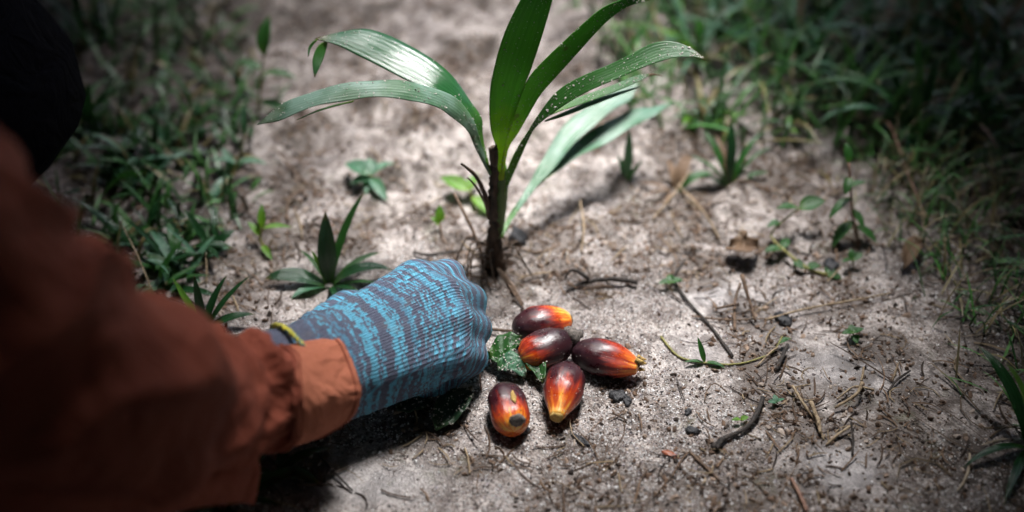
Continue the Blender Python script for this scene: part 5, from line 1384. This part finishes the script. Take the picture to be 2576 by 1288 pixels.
# ------------------------------------------------------------------ an added tree, unseen above the picture, whose crown shapes the light
def added_shade_tree():
    base = Vector((1.25, 1.75, 0))
    e = empty('added_shade_tree', base, 'added leafy tree, out of view, whose crown shades the ground all round', 'tree')
    tube('trunk', [(0, 0, -.05), (-.02, .02, .45), (.03, -.02, .9), (-.05, .0, 1.4)], [.10, .085, .07, .05], M['twig'], e, 12, .1, 18)
    for (x, y, z) in ((-.50, -.75, 1.15), (-.5, -1.9, 1.15), (.5, -1.2, 1.2), (-.60, -1.25, .66), (-.35, -.75, .70), (-.9, .9, 1.3), (.6, .4, 1.3), (.3, -2.2, 1.2)):
        tube('limb', [(0, 0, .8), (x * .45, y * .45, z * .92), (x, y, z)], [.045, .03, .010], M['twig'], e, 8, .1, 14)
    n = 38000
    ang = rng.uniform(0, 6.283, n); rad = 2.3 * np.sqrt(rng.random(n))
    p = np.column_stack([.1 + rad * np.cos(ang), .55 + rad * np.sin(ang), rng.uniform(.80, 1.20, n)])
    k = p[:, 2:] / S.z
    gp = p[:, :2] - np.array([[S.x, S.y]]) * k           # where this leaf's shadow lands
    cx, cy = .014, .718
    dd = np.hypot((gp[:, 0] - cx) / .165, (gp[:, 1] - cy) / .285) + .10 * fbm(gp[:, 0] * 5, gp[:, 1] * 5, 77, 2)
    back_open = 1 - sstep(.98, 1.18, gp[:, 1]) * sstep(.75, .45, np.abs(gp[:, 0]))
    keep = rng.random(n) < back_open *  (sstep(.88, 1.0, dd) * .99 + .004)  # gap left in the added crown to form a pool of sun
    p = p[keep]
    # an added low bough to darken the grass side
    m = 9000
    b = np.column_stack([rng.uniform(.24, 1.0, m), rng.uniform(.22, 1.25, m), rng.uniform(.48, .80, m)])
    gb = b[:, :2] - np.array([[S.x, S.y]]) * (b[:, 2:] / S.z)
    edge = gb[:, 0] + .05 * fbm(gb[:, 0] * 6, gb[:, 1] * 6, 81, 2) + .12 * sstep(.62, .95, gb[:, 1])
    b = b[rng.random(m) < sstep(.215, .30, edge)]
    p = np.vstack([p, b]); n = len(p)
    p = p - np.array([tuple(base)])
    LV = np.array([(-1, 0, 0), (-.3, .34, .06), (.45, .26, .02), (1, 0, -.08), (.45, -.26, .02), (-.3, -.34, .06)])
    LF = np.array([(0, 1, 2, 3), (0, 3, 4, 5)])
    s_ = rng.uniform(.05, .085, n)
    c = np.array([(.03, .085, .02)]) * rng.uniform(.6, 1.3, (n, 1))
    o = scatter('crown', LV, LF, p, np.stack([s_, s_, s_], 1), c, M['grassstuff'], flat=False, parent=e)
    o['kind'] = 'stuff'
added_shade_tree()

# ------------------------------------------------------------------ added unseen bushes all round that block stray sky light
def bush(x, y, r, h, label, n=2600):
    e = empty('bush', (x, y, 0), label, 'bush', 'added bushes blocking light around the clearing')
    for k in range(7):
        a = k * .9; tube('branch', [(0, 0, -.03), (math.cos(a) * r * .3, math.sin(a) * r * .3, h * .45), (math.cos(a) * r * .6, math.sin(a) * r * .6, h * .85)], [.018, .012, .005], M['twig'], e, 6, .1, 8)
    d = rng.normal(size=(n, 3)); d /= np.linalg.norm(d, axis=1)[:, None]
    p = d * (rng.random((n, 1)) ** .4) * np.array([[r, r, h * .5]]) * (1 + .25 * fbm(d[:, 0] * 2 + x, d[:, 1] * 2 + d[:, 2], 79, 2))[:, None] + np.array([[0, 0, h * .52]])
    LV = np.array([(-1, 0, 0), (-.3, .34, .06), (.45, .26, .02), (1, 0, -.08), (.45, -.26, .02), (-.3, -.34, .06)]); LF = np.array([(0, 1, 2, 3), (0, 3, 4, 5)])
    s_ = rng.uniform(.04, .08, n)
    o = scatter('foliage', LV, LF, p, np.stack([s_] * 3, 1), np.array([(.025, .075, .018)]) * rng.uniform(.6, 1.3, (n, 1)), M['grassstuff'], parent=e)
    o['kind'] = 'stuff'
for x, y, r, h, lab in ((.98, .62, .42, 1.25, 'added bush beyond the dark grass bank'), (.95, .0, .45, 1.25, 'added bush on the grass side, level with the viewer'), (.80, -.62, .45, 1.25, 'added bush behind the viewer on the grass side'), (.05, -.80, .42, 1.3, 'added bush straight behind the viewer'),
                        (-.50, -.62, .42, 1.3, 'added bush behind the viewer on the side of the person'), (-1.0, -.25, .42, 1.3, 'added bush behind the kneeling person, nearer the viewer'), (-1.35, .35, .45, 1.4, 'added bush at the heels of the kneeling person'), (-1.45, 1.1, .45, 1.4, 'added bush straight behind the kneeling person'),
                        (-1.15, 1.75, .45, 1.2, 'added bush beyond the kneeling person'), (1.25, 1.25, .40, 1.2, 'added bush at the foot of the added shade tree'),
                        (-.9, 3.4, .7, 1.7, 'added far bush beyond the clearing, on the side of the person'), (.2, 3.7, .7, 1.8, 'added far bush straight beyond the seedling'), (1.3, 3.5, .7, 1.7, 'added far bush beyond the grass bank')):
    bush(x, y, r, h, lab)
